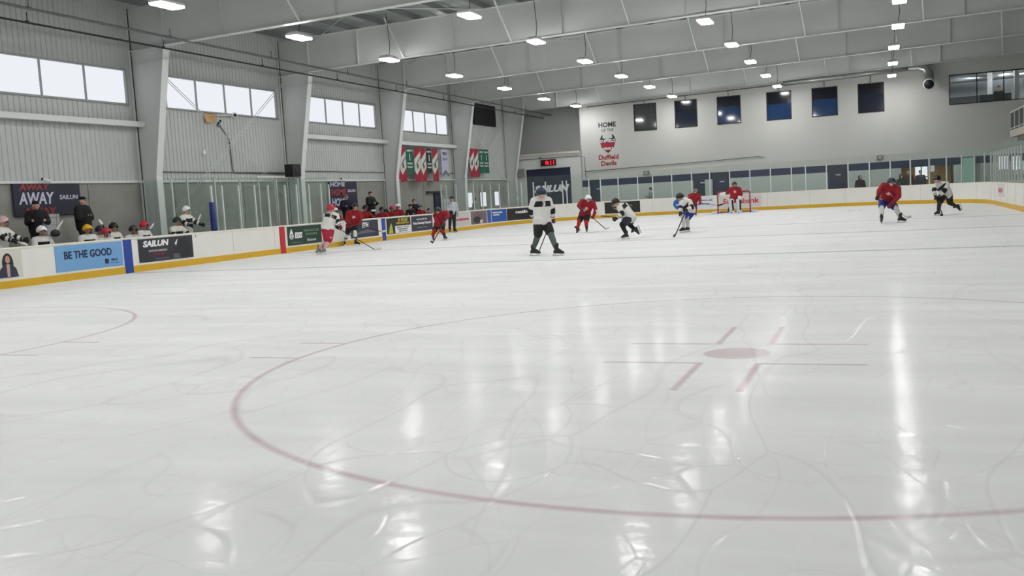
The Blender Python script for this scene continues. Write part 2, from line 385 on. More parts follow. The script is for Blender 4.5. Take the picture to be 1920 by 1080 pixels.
# side and rear glass of the box
for i, y in enumerate((-3.75, 3.72)):
    e = empty('glass_partition', (-14.3, y, 0.2), ('glass partition between away bench and timekeeper box', 'glass partition between timekeeper box and home bench')[i], 'glass partition')
    q = MB(); q.box((-15.6, y-.006, .25), (-13.0, y+.006, 2.86), M_glass); q.build('pane', e)
    for x in (-15.55, -14.4): q = MB(); q.box((x-.025, y-.03, .22), (x+.025, y+.03, 2.88), M_alu); q.build('post', e)
e = empty('glass_screen', (-15.3, 0, .2), 'tall rear glass screen of the timekeeper box with white top rail', 'glass screen')
q = MB(); q.box((-15.306, -3.6, .25), (-15.294, 3.6, 2.96), M_glass); q.build('pane', e)
q = MB(); q.box((-15.34, 2.2, 2.96), (-15.26, 4.4, 3.02), M_rail); q.build('top_rail', e)
for y in (-3.5, -1.9, -.4, 1.1, 2.3, 3.5): q = MB(); q.box((-15.33, y-.025, .22), (-15.27, y+.025, 2.96), M_alu); q.build('post', e)

# ---------------------------------------------------------------- left wall
def rib(q, y0, y1, z0, z1, X=XW, m=M_rib, pitch=.20):
    pr = [(0, 0), (.12, 0), (.135, .025), (.165, .025), (.18, 0)]; ys = []
    y = math.floor(y0/pitch)*pitch
    while y < y1:
        for a, o in pr: ys.append((y+a, o))
        y += pitch
    ys = [(min(max(a, y0), y1), o) for a, o in ys]+[(y1, 0)]
    V = []
    for a, o in ys: V += [(X+o, a, z0), (X+o, a, z1)]
    q.add(V, [(2*i, 2*i+1, 2*i+3, 2*i+2) for i in range(len(ys)-1)], m)
WZ0, WZ1 = 5.5, 6.6
wins = [(-26, -21.2, 3), (-19.6, -13, 4), (-10.9, -3.92, 4), (-2.0, 4.66, 4), (7.05, 13.12, 4), (15.92, 21.7, 4)]
q = MB(); YL = 36.2
rib(q, YN, YL, 2.87, WZ0); rib(q, YN, YL, WZ1, 9.35)
yy = YN
for y0, y1, n in wins: rib(q, yy, y0, WZ0, WZ1); yy = y1
rib(q, yy, YL, WZ0, WZ1); q.build('wall_left', kind='structure')
q = MB(); q.box((XW-.2, YN, -.02), (XW+.02, YL, 2.87), M_conc); q.build('wall_left', kind='structure')
q = MB(); q.box((XW+.02, YN, 2.82), (XW+.09, YL, 2.9), M_steel); q.build('trim_1', kind='structure')
q = MB()
for y in range(-30, 31, 4):
    q.box((XW+.015, y-.01, 0), (XW+.023, y+.01, 2.82), M_dark)
q.build('trim_2', kind='structure')
for k, (y0, y1, n) in enumerate(wins):
    e = empty('window_%d' % (k+1), (XW, (y0+y1)/2, WZ0), kind='structure')
    q = MB(); q.box((XW-.06, y0-.06, WZ0-.06), (XW-.04, y1+.06, WZ1+.06), M_day); q.build('pane', e)
    q = MB(); F = .06
    q.box((XW-.05, y0-F, WZ1), (XW+.06, y1+F, WZ1+F), M_frame); q.box((XW-.05, y0-F, WZ0-F), (XW+.08, y1+F, WZ0), M_frame)
    q.box((XW-.05, y0-F, WZ0), (XW+.06, y0, WZ1), M_frame); q.box((XW-.05, y1, WZ0), (XW+.06, y1+F, WZ1), M_frame)
    for i in range(1, n):
        y = y0+(y1-y0)*i/n; q.box((XW-.05, y-.022, WZ0), (XW+.02, y+.022, WZ1), M_frame)
    q.build('frame', e)
# horizontal girt in front of the siding, bay by bay
for k in range(len(FR)-1):
    if k in (2, 5): continue
    q = MB(); q.box((XW+.16, FR[k]+.02, 4.70), (XW+.38, FR[k+1]-.015, 4.88), M_steel); q.build('trim_3', kind='structure')
# thin conduit on the wall
q = MB(); q.tube([(XW+.06, y, 3.2) for y in (-3, 4.9)]+[], .018, M_pipe, 6)
q.tube([(XW+.06, 5.2, 3.28), (XW+.06, 24, 3.22)], .018, M_pipe, 6); q.build('conduit', None, 'long thin grey conduit running along the siding behind the benches', 'conduit')

# ---------------------------------------------------------------- steel frames
for k, Y in enumerate(FR):
    q = MB(); prof = [(0, -15.08), (3.0, -15.08), (7.25, -14.3)]
    V = []
    for z, x in prof: V += [(XW+.04, Y-.01, z), (x, Y-.01, z), (XW+.04, Y+.01, z), (x, Y+.01, z)]
    F = []
    for i in (0, 4): F += [(i, i+1, i+5, i+4), (i+2, i+6, i+7, i+3)]
    q.add(V, F, M_steel2)
    for (z0, x0), (z1, x1) in zip(prof, prof[1:]):     # inner flange
        q.add([(x0, Y-.15, z0), (x0+.03, Y-.15, z0), (x0+.03, Y+.15, z0), (x0, Y+.15, z0), (x1, Y-.15, z1), (x1+.03, Y-.15, z1), (x1+.03, Y+.15, z1), (x1, Y+.15, z1)],
              [(0, 1, 5, 4), (1, 2, 6, 5), (2, 3, 7, 6), (3, 0, 4, 7)], M_steel)
    q.box((XW+.04, Y-.13, 7.25), (-14.28, Y+.13, 7.28), M_steel)
    q.box((XW+.04, Y-.05, 0), (XW+.075, Y+.05, 8.7), M_dark)
    q.box((XW+.04, Y-.13, 0), (XW+.06, Y+.13, 8.7), M_steel2)
    q.build('column_%d' % (k+1), kind='structure')
    q = MB(); xs = [XW+.04]+[-14.3+i*2 for i in range(16)]
    V = []
    for x in xs:
        zb = rb(max(x, -14.3)); zt = rb(x)+RD
        V += [(x, Y-.01, zb), (x, Y-.01, zt), (x, Y+.01, zb), (x, Y+.01, zt)]
    q.add(V, [(4*i, 4*i+4, 4*i+5, 4*i+1) for i in range(len(xs)-1)]+[(4*i+2, 4*i+3, 4*i+7, 4*i+6) for i in range(len(xs)-1)], M_steel2)
    x1 = xs[-1]
    for z0, h in ((0, .025), (RD, .025)):
        q.bar((-14.3, Y, rb(-14.3)+z0), (x1, Y, rb(x1)+z0), .26, h, M_steel, (0, 0, 1))
    for i, x in enumerate((-14.28, -11.9, -7.6, -3.1, 1.6, 6.4, 11.2)):        # stiffeners on the web
        q.box((x-.01, Y-.12, rb(x)), (x+.01, Y-.01, rb(x)+RD), M_steel2)
    q.build('beam_%d' % (k+1), kind='structure')
    q = MB()
    for i in range(6):                                                  # flange braces
        x = -9.8+4.65*i+(.0 if k % 2 else .9)
        q.bar((x, Y-.1, rb(x)+.02), (x-.15, Y-1.25, rb(x)+RD), .05, .05, M_steel)
    q.build('beam_brace', kind='structure')
# purlins and roof deck
q = MB()
for i in range(23):
    x = -15.2+1.5*i; z = rb(x)+RD+.03
    q.box((x-.01, YN, z), (x+.01, YL, z+.2), M_purl); q.box((x-.07, YN, z), (x, YL, z+.012), M_purl)
q.build('ceiling_purlin', kind='structure')
q = MB(); z0, z1 = rb(XW)+RD+.24, rb(XR)+RD+.24
n = 110; V = []
for i in range(n+1):
    x = XW+(XR-XW)*i/n; z = z0+(z1-z0)*i/n+(.03 if i % 2 else 0); V += [(x, YN, z), (x, YL, z)]
q.add(V, [(2*i, 2*i+1, 2*i+3, 2*i+2) for i in range(n)], M_roof); q.build('ceiling', kind='structure')
# cross rods under the roof, first bays
q = MB()
for k in range(2, 6):
    q.tube([(-14, FR[k], 8.55), (-5, FR[k+1], 8.75)], .015, M_steel, 6); q.tube([(-14, FR[k+1], 8.55), (-5, FR[k], 8.75)], .015, M_steel, 6)
q.build('ceiling_rod', kind='structure')
# wall rods (X bracing) in the third bay
q = MB()
for o in (0, .16):
    q.tube([(XW+.5, FR[2]+.25+o, 6.9), (XW+.3, FR[3]-.6+o, 2.2)], .012, M_steel, 6); q.tube([(XW+.5, FR[3]-.3-o, 7.0), (XW+.3, FR[2]+.9-o, 1.5)], .012, M_steel, 6)
    q.tube([(XW+.5, FR[5]+.9+o, 6.9), (XW+.3, FR[6]-.6+o, 2.2)], .012, M_steel, 6); q.tube([(XW+.5, FR[6]-.3-o, 7.0), (XW+.3, FR[5]+2.0-o, 2.5)], .012, M_steel, 6)
q.build('trim_rod', kind='structure')

# other sides of the building
q = MB(); q.box((XR, YN, 0), (XR+.2, YL, 9.6), M_wall); q.build('wall_right', kind='structure')
q = MB(); q.box((XW-.2, YN-.2, 0), (XR+.2, YN, 9.6), M_rib); q.build('wall_near', kind='structure')

# ---------------------------------------------------------------- end wall with rooms
def wall_holes(q, x0, x1, z0, z1, holes, Y, m, th=.12):
    xs = sorted({x0, x1}|{h[0] for h in holes}|{h[1] for h in holes}); zs = sorted({z0, z1}|{h[2] for h in holes}|{h[3] for h in holes})
    for a, b_ in zip(xs, xs[1:]):
        for c, d in zip(zs, zs[1:]):
            mx, mz = (a+b_)/2, (c+d)/2
            if mx < x0 or mx > x1 or mz < z0 or mz > z1: continue
            if any(h[0] < mx < h[1] and h[2] < mz < h[3] for h in holes): continue
            q.box((a, Y, c), (b_, Y+th, d), m)
def P2(x, y): p = at_y(x, y, YE); return p.x, p.z
upw = []
for a, b_, t, bo in ((1188.5, 1231, 195, 246), (1265, 1307.5, 188, 241), (1344.5, 1389, 180, 233.5), (1437, 1484, 171, 224), (1522, 1570.5, 162.5, 218.5), (1608.5, 1658, 154, 209.5)):
    x0 = at_y(a, (t+bo)/2, YE).x; x1 = at_y(b_, (t+bo)/2, YE).x; upw.append((x0, x1, 5.41, 7.14))
mez = (11.66, 17.2, 5.47, 7.17)
doors = [(P2(1300, 350)[0], P2(1322, 350)[0]), (P2(1336, 350)[0], P2(1369, 350)[0]), (P2(1552, 330)[0], P2(1589, 330)[0]), (P2(1107, 360)[0], P2(1126, 360)[0])]
conc = (P2(1690, 330)[0], P2(1788, 320)[0], .95, 2.08)
q = MB(); wall_holes(q, -10.55, XR, 2.46, 9.2, upw+[mez], YE, M_wall); q.build('wall_back', kind='structure')
dh = [(a, b_, 0, 2.46) for a, b_ in doors]
q = MB(); wall_holes(q, -10.7, XR, 2.04, 2.46, dh, YE, M_navy); q.build('wall_back', kind='structure')
q = MB(); wall_holes(q, -10.7, XR, 0, 2.04, dh+[(conc[0], conc[1], .95, 2.04)], YE, M_pale); q.build('wall_back', kind='structure')
doorm = mat('navy steel door', (16, 24, 56), .5); plaque = mat('silver door plaque', (170, 178, 196), .4)
for k, (a, b_) in enumerate(doors):
    e = empty('door_%d' % (k+1), ((a+b_)/2, YE, 0), kind='structure')
    q = MB(); q.box((a, YE+.03, 0), (b_, YE+.08, 2.46), doorm); q.build('door_leaf', e)
    q = MB(); q.box((a+.45, YE+.0, 1.82), (a+.75, YE+.03, 1.9), plaque); q.build('plaque', e)
    q = MB(); q.tube([(b_-.12, YE+.03, 1.0), (b_-.12, YE-.03, 1.0), (b_-.22, YE-.03, 1.0)], .012, M_alu, 6); q.build('handle', e)
winm = [M_greyglass, M_dkglass, M_bluglass, M_bluglass, M_bluglass, M_dkglass]
for k, (x0, x1, z0, z1) in enumerate(upw):
    e = empty('window_%d' % (k+10), ((x0+x1)/2, YE, z0), kind='structure')
    q = MB(); q.box((x0, YE+.05, z0), (x1, YE+.07, z1), winm[k]); q.build('pane', e)
    q = MB(); f = .05
    for a, b_ in (((x0, YE-.02, z0), (x1, YE+.06, z0+f)), ((x0, YE-.02, z1-f), (x1, YE+.06, z1)), ((x0, YE-.02, z0), (x0+f, YE+.06, z1)), ((x1-f, YE-.02, z0), (x1, YE+.06, z1))): q.box(a, b_, M_blackframe)
    q.build('frame', e)
    if k: # dark sheet over pane top stands in for dim furniture and ceiling behind
        q = MB(); q.box((x0+f, YE+.045, z1-.75+.05*(k % 3)), (x1-f, YE+.05, z1-f), mat('room ceiling tone', (20, 24, 32), .12, spec=.3)); q.build('dark_upper_sheet', e)
# mezzanine viewing window with a lit room behind
e = empty('window_20', (14, YE, mez[2]), kind='structure')
q = MB(); q.box((mez[0], YE+.05, mez[2]), (mez[1], YE+.056, mez[3]), M_glass); q.build('pane', e)
q = MB(); f = .05
q.box((mez[0], YE-.03, mez[2]), (mez[1], YE+.08, mez[2]+f), M_blackframe); q.box((mez[0], YE-.03, mez[3]-f), (mez[1], YE+.08, mez[3]), M_blackframe)
for x in (mez[0], 13.08, 14.45, 15.85): q.box((x, YE-.03, mez[2]), (x+f, YE+.08, mez[3]), M_blackframe)
q.build('frame', e)
m_room = mat('viewing room paint', (150, 154, 158), .7); m_roomd = mat('viewing room wainscot', (70, 74, 76), .7)
q = MB(); q.box((11.2, YE+3.9, 4.6), (XR, YE+4, 7.8), m_room); q.box((11.1, YE+.15, 4.6), (11.2, YE+4, 7.8), m_room); q.box((11.1, YE+.13, 4.5), (XR, YE+4, 4.6), m_roomd); q.box((11.1, YE+.13, 7.75), (XR, YE+4, 7.8), m_room)
q.box((11.3, YE+3.8, 4.6), (13.6, YE+3.9, 6.15), m_roomd); q.build('wall_room', kind='structure')
q = MB(); q.box((13.9, YE+2.6, 4.6), (14.15, YE+2.85, 7.75), M_steel); q.box((15.2, YE+1.6, 4.6), (15.45, YE+1.85, 7.75), M_wall2); q.build('pillar_1', kind='structure')
for x, y in ((12.4, 2.0), (14.9, 2.4), (16.4, 2.0)):
    e = empty('ceiling_light', (x, YE+y, 7.6), 'lit strip lamp in the upstairs viewing room', 'ceiling light', 'strip lamps in the viewing room')
    q = MB(); q.box((x-.08, YE+y-.6, 7.60), (x+.08, YE+y+.6, 7.68), M_lampbody); q.build('housing', e)
    q = MB(); q.box((x-.06, YE+y-.55, 7.585), (x+.06, YE+y+.55, 7.6), (MATS.get('strip lamp glow') or emis('strip lamp glow', (250, 252, 255), 110))); q.build('diffuser', e)
q = MB(); q.tube([(11.6, YE+3, 7.1), (XR, YE+3, 7.1)], .17, M_duct, 14); q.build('ventilation_duct', None, 'long shiny duct inside the upstairs viewing room', 'duct')
q = MB(); q.box((13.35, YE+1.2, 4.6), (15.0, YE+1.9, 5.98), m_roomd); q.build('bar_counter', None, 'dark counter inside the upstairs viewing room', 'counter')

# Zamboni room at the left
box_m = mat('off white garage wall', (196, 199, 195), .6)
dx0, dx1, dz = -14.5, -11.33, 3.42
q = MB(); wall_holes(q, -15.55, -10.6, 0, 4.32, [(dx0, dx1, 0, dz)], YE-.22, box_m, .34); q.box((-15.55, YE-.3, 4.32), (-10.6, YE+2.2, 4.46), mat('weathered beige ledge', (186, 176, 168), .7)); q.build('wall_back', kind='structure')
q = MB(); q.box((XW, YE+2.2, 0), (-10.4, YE+2.35, 9.2), M_wall2); q.box((-10.64, YE+.121, 4.462), (-10.54, YE+2.19, 9.2), M_wall2); q.build('wall_back', kind='structure')
e = empty('door_20', (-12.9, YE, 0), kind='structure')
q = MB(); q.box((dx0, YE-.1, 0), (dx1, YE-.05, dz), mat('dark navy roller door', (30, 40, 64), .45, noise=.1))
q.build('door_leaf', e)
q = MB()
for z in (.8, 1.6, 2.4): q.box((dx0, YE-.11, z), (dx1, YE-.1, z+.03), M_ink)
q.build('rib', e)
text('lettering', 'SAILUN', (-12.75, YE-.1, 1.86), (1, 0, 0), (0, 0, 1), .42, M_wht, e, width=2.5, bold=.055, shear=.3, align='CENTER')
q = MB(); q.tube([(-15.3, YE-.25, 3.0), (-15.15, YE-.25, 3.25), (-15.15, YE-.25, 4.0), (-15.0, YE-.25, 4.1), (-10.7, YE-.25, 4.12), (-10.35, YE-.06, 4.0), (-10.35, YE-.06, 2.75), (-10.2, YE-.06, 2.7)], .02, M_pipe, 6)
q.tube([(-10.35, YE-.05, 3.05), (-1.6, YE-.05, 3.2), (.8, YE-.05, 3.28), (1.2, YE-.05, 3.2)], .02, M_pipe, 6)
q.build('conduit', None, 'thin grey conduit bent around the garage and along the end wall', 'conduit')
# scoreboard clock
e = empty('scoreboard', (at_y(1028, 305, YE-.3).x, YE-.3, at_y(1028, 305, YE-.3).z), 'small black clock with glowing red digits above the blue garage door', 'scoreboard')
sx, sz = e.location.x, e.location.z
q = MB(); q.box((sx-.53, YE-.36, sz-.2), (sx+.53, YE-.22, sz+.2), mat('clock case', (40, 12, 14), .5)); q.build('case', e)
text('digits', '8:11', (sx+.12, YE-.365, sz-.13), (1, 0, 0), (0, 0, 1), .26, emis('red led', (255, 30, 50), 2.2), e, width=.62, align='CENTER', bold=.02)
q = MB(); q.box((sx-.62, YE-.3, sz+.3), (sx-.5, YE-.22, sz+.38), M_black); q.build('security_camera', None, 'small black camera above the red clock', 'camera')
q = MB(); q.box((-14.95, YE-.5, 2.95), (-14.55, YE-.22, 3.5), mat('heater grey', (150, 150, 146), .5)); 
for i in range(4): q.box((-14.97, YE-.51, 3.0+.12*i), (-14.53, YE-.5, 3.05+.12*i), M_pipe)
q.build('unit_heater', None, 'small grey box with louvres beside the garage door top', 'heater')
# home banner on the end wall
e = empty('wall_banner', (-8.7, YE, 4.8), 'tall white wall banner reading HOME OF THE with red devil shield', 'banner')
q = MB(); q.box((-9.75, YE-.012, 3.0), (-7.85, YE-.002, 6.5), mat('white vinyl', (185, 186, 183), .55)); q.build('cloth', e)
YT = YE-.012
for s_, z, h, w, m, bo in (('HOME', 5.86, .30, 1.18, M_ink, .03), ('OF THE', 5.55, .2, .82, M_ink, .005), ('Duffield', 3.75, .30, 1.35, M_redm, .03), ('Devils', 3.35, .30, 1.03, M_redm, .03)):
    text('lettering', s_, (-8.72, YT, z), (1, 0, 0), (0, 0, 1), h, m, e, width=w, bold=bo, align='CENTER')
q = MB()
cx, cz = -8.74, 4.72
def poly(pts, m, y, th=.006):
    n = len(pts); q.add([(cx+a, y, cz+b_) for a, b_ in pts]+[(cx+a, y-th, cz+b_) for a, b_ in pts], [tuple(range(n)), tuple(range(n, 2*n))[::-1]]+[(i, (i+1) % n, n+(i+1) % n, n+i) for i in range(n)], m)
poly([(-.55, .28), (-.42, .55), (-.32, .66), (-.34, .42), (0, .34), (.34, .42), (.30, .68), (.45, .52), (.55, .28), (.42, -.18), (.30, -.32), (0, -.56), (-.30, -.32), (-.42, -.18)], M_ink, YT)
poly([(-.5, .12), (.5, .12), (.38, -.2), (.12, -.36), (0, -.5), (-.12, -.36), (-.38, -.2)], M_redm, YT-.007)
q.build('shield', e)
text('lettering', 'DUFFIELD', (cx, YT-.008, cz+.14), (1, 0, 0), (0, 0, 1), .19, M_wht, e, width=1.02, align='CENTER', bold=.02)
text('lettering', 'DEVILS', (cx, YT-.016, cz-.36), (1, 0, 0), (0, 0, 1), .17, M_wht, e, width=.7, align='CENTER', bold=.02)

# pipe under the last girder with drops to each window, round duct and its elbow
zt = lambda x: 7.32+.022*(x+7)
q = MB(); q.tube([(-10, YE-.15, zt(-10)), (10.5, YE-.15, zt(10.5))], .03, M_pipe, 8)
q.build('sprinkler_pipe', None, 'thin horizontal sprinkler pipe above the upper windows', 'pipe')
for (x0, x1, z0, z1) in upw:
    x = (x0+x1)/2; q = MB(); q.tube([(x, YE-.15, zt(x)), (x, YE-.12, z1-.02)], .025, M_pipe, 6); q.tube([(x, YE-.12, z1-.02), (x, YE-.12, z1-.06)], .05, M_pipe, 6)
    q.build('sprinkler', None, 'short drop pipe with sprinkler head above an upper window', 'sprinkler', 'sprinkler drops above the upper windows')
e = empty('round_duct', (10.4, YE-.5, 7.2), 'shiny round duct running along the end wall to a downturned open elbow', 'duct')
q = MB(); q.tube([(2.5, YE-.45, 7.52), (9.6, YE-.45, 7.72)], .13, M_duct, 16); q.tube([(5.9, YE-.45, 7.615), (5.98, YE-.45, 7.617)], .15, M_duct, 16); q.build('run', e)
q = MB(); q.tube([(9.5, YE-.45, 7.72), (10.05, YE-.45, 7.72), (10.4, YE-.47, 7.6), (10.58, YE-.55, 7.3), (10.6, YE-.7, 7.0), (10.58, YE-1.05, 6.75), (10.56, YE-1.25, 6.68)], [.15, .2, .24, .26, .27, .28, .28], M_duct, 18, caps=False); q.build('elbow', e)
q = MB(); q.tube([(10.56, YE-1.25, 6.68), (10.55, YE-1.33, 6.652)], .31, M_steel, 20); q.build('collar', e)
q = MB(); q.tube([(10.55, YE-1.332, 6.6513), (10.548, YE-1.348, 6.6457)], .265, M_black, 20); q.build('opening', e)

# concession opening with bright window and coats, right part of the end wall
cm = mat('ochre room wall', (136, 112, 66), .7, noise=.3, nscale=2)
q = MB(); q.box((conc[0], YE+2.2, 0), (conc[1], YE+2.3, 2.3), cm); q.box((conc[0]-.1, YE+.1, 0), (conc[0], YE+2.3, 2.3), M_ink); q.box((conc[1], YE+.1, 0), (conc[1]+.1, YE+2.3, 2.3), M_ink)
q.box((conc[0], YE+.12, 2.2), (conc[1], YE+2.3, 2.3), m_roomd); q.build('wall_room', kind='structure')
lx = (conc[0]+conc[1])/2; e = empty('ceiling_light', (lx, YE+1.2, 2.15), 'added panel lamp brightening the ochre room opening of the end wall', 'ceiling light')
q = MB(); q.box((lx-1.2, YE+.9, 2.16), (lx+1.2, YE+1.5, 2.199), M_lampbody); q.build('housing', e); q = MB(); q.box((lx-1.1, YE+1.0, 2.14), (lx+1.1, YE+1.4, 2.159), emis('added room fill glow', (255, 236, 205), 5)); q.build('diffuser', e)  # panel lamp added to brighten the otherwise unlit ochre room
w0 = at_y(1716, 320, YE+2.1).x; w1 = at_y(1739, 320, YE+2.1).x
e = empty('window_21', (w0, YE+2.1, 1.3), kind='structure')
q = MB(); q.box((w0, YE+2.15, 1.3), (w1, YE+2.18, 2.36), M_day); q.build('pane', e)
q = MB(); q.box(((w0+w1)/2-.03, YE+2.1, 1.3), ((w0+w1)/2+.03, YE+2.15, 2.36), M_dark); q.box((w0, YE+2.1, 1.4), (w1, YE+2.15, 1.46), M_dark); q.build('frame', e)
q = MB(); q.box((conc[0], YE-.25, .9), (conc[1], YE+.3, .98), M_ink); q.build('counter_top', None, 'dark counter in the lit opening of the end wall', 'counter')
for a, b_, c, d, m, nm, lab in ((1742, 1752, 310, 322, M_wht, 'notice', 'small white notice beside the bright window'), (1805, 1826, 295, 330, mat('teal lit panel', (156, 200, 186), .4), 'teal_window_box', 'pale teal box standing in for a teal window by the end wall')):
    p0 = at_y(a, d, YE-.05); p1 = at_y(b_, c, YE-.05); q = MB(); q.box((p0.x, YE-.06 if nm == 'notice' else YE-.5, p0.z if nm == 'notice' else 0), (p1.x, YE-.004, p1.z), m); q.build(nm, None, lab, nm.replace('_', ' '))  # the pale teal box stands in for a teal window
for k, (a, b_) in enumerate(((1873, 1889), (1896, 1912))):
    x0, x1 = at_y(a, 305, YE).x, at_y(b_, 305, YE).x; z1 = at_y(a, 293, YE).z; z0 = at_y(a, 318, YE).z
    e = empty('window_%d' % (22+k), (x0, YE, z0), kind='structure')
    q = MB(); q.box((x0, YE-.03, z0), (x1, YE-.005, z1), M_day); q.build('pane', e)
    q = MB(); xm = (x0+x1)/2; q.box((xm-.03, YE-.05, z0), (xm+.03, YE-.03, z1), M_pale); q.box((x0-.05, YE-.05, z0-.06), (x1+.05, YE-.02, z0), M_frame); q.build('frame', e)
# small fittings on the end wall
for a, b_, lab in ((1212, 324, 'small grey box fitting on the end wall under the left windows'), (1650, 295, 'small grey box fitting on the end wall above the blue band')):
    p = at_y(a, b_, YE-.1); q = MB(); q.box((p.x-.18, YE-.2, p.z-.12), (p.x+.18, YE-.002, p.z+.12), M_pipe); q.box((p.x-.12, YE-.22, p.z-.08), (p.x+.12, YE-.2, p.z+.08), M_frame); q.build('wall_fitting', None, lab, 'fitting')
# balcony at the right
e = empty('balcony', (15.5, 25, 3.3), 'concrete balcony with pale vertical bar railing at the far right', 'balcony')
q = MB(); q.box((14.1, -3, 3.2), (XR, 25.2, 3.55), mat('balcony concrete', (176, 168, 158), .7, noise=.06)); q.build('slab', e)
q = MB(); q.box((14.1, -3, 4.42), (14.16, 25.2, 4.48), M_alu); q.box((14.1, -3, 3.62), (14.16, 25.2, 3.66), M_alu); q.box((14.1, 25.14, 4.42), (XR, 25.2, 4.48), M_alu); q.build('rail', e)
q = MB()
for i in range(190):
    y = 25.17-.14*i; w = .03 if i % 12 == 0 else .012
    q.box((14.13-w, y-w, 3.55), (14.13+w, y+w, 4.45), M_pipe if i % 12 else M_alu)
for i in range(24): q.box((14.2+.14*i, 25.16, 3.55), (14.224+.14*i, 25.18, 4.45), M_pipe)
q.build('baluster', e, kind='stuff')
q = MB(); q.box((14.4, 24.6, 3.0), (14.7, 24.9, 3.2), M_dark); q.build('floodlight', None, 'small dark lamp under the balcony edge', 'lamp')

# ---------------------------------------------------------------- lamps
LZ = 7.25
rows = [[(313, 8), (561, 69), (730, 111), (852, 141), (946, 165), (1020, 185), (1080, 198)], [(880, 28), (1005, 77), (1097, 114), (1165, 142), (1218, 162), (1260, 180)],
        [(1322, 39), (1372, 83), (1407, 115), (1436, 141), (1457, 161)], [(1687, -1), (1684, 48), (1676, 88), (1674, 118), (1672, 141)]]
LL = ['lit pendant lamp in the row nearest the left wall', 'lit pendant lamp in the second row from the left wall', 'lit pendant lamp in the third row from the left wall', 'lit pendant lamp in the rightmost visible row']
proto = None
for r, row in enumerate(rows):
    pts = [at_z(x, y, LZ) for x, y in row]
    dy = (pts[-1].y-pts[0].y)/(len(pts)-1); y = pts[0].y-dy; xa = pts[0].x
    while y > -31: pts.append(Vector((xa, y, LZ))); y -= dy
    for i, p in enumerate(pts):
        if proto is None:
            e = proto = empty('pendant_lamp', p, LL[r], 'lamp', 'pendant lamps')
            q = MB(); a, b_ = .22, .46
            V = [(p.x+sx*a, p.y+sy*b_, p.z-.01) for sx in (-1, 1) for sy in (-1, 1)]+[(p.x+sx*a, p.y+sy*b_, p.z+.05) for sx in (-1, 1) for sy in (-1, 1)]+[(p.x+sx*a*.6, p.y+sy*b_*.75, p.z+.13) for sx in (-1, 1) for sy in (-1, 1)]
            F = []
            for o in (0, 4): F += [(o, o+1, o+5, o+4), (o+1, o+3, o+7, o+5), (o+3, o+2, o+6, o+7), (o+2, o, o+4, o+6)]
            F += [(8, 9, 11, 10)]
            q.add(V, F, M_lampbody); q.build('housing', e)
            q = MB(); q.box((p.x-a+.015, p.y-b_+.015, p.z-.06), (p.x+a-.015, p.y+b_-.015, p.z-.005), M_lamp); q.build('diffuser', e)
            q = MB(); q.tube([(p.x, p.y, p.z+.13), (p.x+.06, p.y, p.z+.5), (p.x+.03, p.y, p.z+1.0), (p.x-.02, p.y, p.z+1.75)], .012, M_blk2, 5); q.build('cord', e)
            last = e
        else:
            e = copy_tree(proto, p-proto.location, LL[r])
        e['group'] = 'pendant lamps, row %s from the left wall' % ('one', 'two', 'three', 'four')[r]
# heater tubes along the left
for a, b_, r, m, lab in (((0, 33), (1018, 222), .03, M_blk2, 'long black tube hung along the left side under the girders'), ((0, 5), (1037, 217), .04, M_pipe, 'long grey tube hung along the left side above the black one')):
    X = -13.3; pa = at_x(*a, X); pb = at_x(*b_, X); e = empty('hanging_tube', pa, lab, 'pipe')
    q = MB(); d = pb-pa; q.tube([pa-d*.15, pa, pb], r, m, 8); q.build('tube', e)
    q = MB()
    for t in np.linspace(.02, 1, 9):
        c = pa+d*float(t); q.tube([c, c+Vector((0, 0, .28))], .012, m, 6); q.tube([c+Vector((0, -.05, .03)), c+Vector((0, .05, .03))], .03, m, 6)
    q.build('hanger', e)
# dark louvre, speaker, camera box
e = empty('wall_louvre', (XW+.1, 27.3, 6.3), 'large black louvre high on the left wall near the corner', 'louvre')
q = MB(); q.box((XW+.03, 25.5, 6.3), (XW+.12, 29.1, 7.64), M_black)
for i in range(12): q.box((XW+.12, 25.55, 6.36+.105*i), (XW+.16, 29.05, 6.40+.105*i), M_blk2)
q.build('panel', e)
e = empty('loudspeaker', (-15.0, 4.4, 3.0), 'black loudspeaker on the second column in view', 'loudspeaker')
q = MB(); q.box((-15.25, 4.1, 2.98), (-14.85, 4.7, 3.5), M_black); q.build('cabinet', e)
q = MB(); q.sphere((-14.85, 4.4, 3.2), .16, M_blk2, 12, (.2, 1, 1)); q.build('cone', e); q = MB(); q.box((-15.3, 4.35, 3.2), (-15.24, 5.0, 3.26), M_dark); q.build('bracket', e)
X = XW+.15
c0, c1 = at_x(386, 212, X), at_x(406, 231, X)
q = MB(); q.box((X-.1, c0.y, c1.z), (X-.04, c1.y, c0.z), mat('plywood', (196, 150, 96), .7, noise=.12, nscale=6)); q.build('plywood_board', None, 'small square plywood board under the window strip', 'board')
e = empty('security_camera', at_x(412, 222, X), 'white camera on a horizontal arm beside the plywood board', 'camera')
q = MB(); q.tube([at_x(406, 216, X), at_x(434, 216, X)], .03, M_wht, 8); q.build('arm', e)
q = MB(); q.sphere(at_x(440, 216, X+.05), .11, M_wht, 14); q.build('housing', e); q = MB(); q.sphere(at_x(441, 216, X+.13), .06, M_black, 12); q.build('lens', e)
e = empty('cable_junction', at_x(410, 232, X), 'small black junction with cable hanging to the conduit', 'cable')
q = MB(); q.sphere(at_x(413, 227, X), .05, M_black, 8); q.sphere(at_x(408, 236, X), .07, M_pipe, 8); q.sphere(at_x(410, 231, X), .05, M_black, 8); q.build('box', e)
q = MB(); q.tube([at_x(412, 235, X-.1), at_x(430, 262, X-.1), at_x(433, 290, X-.1), at_x(436, 318, X-.1), at_x(440, 324, X-.1), at_x(536, 326, X-.1)], .022, M_pipe, 6); q.build('cable', e)
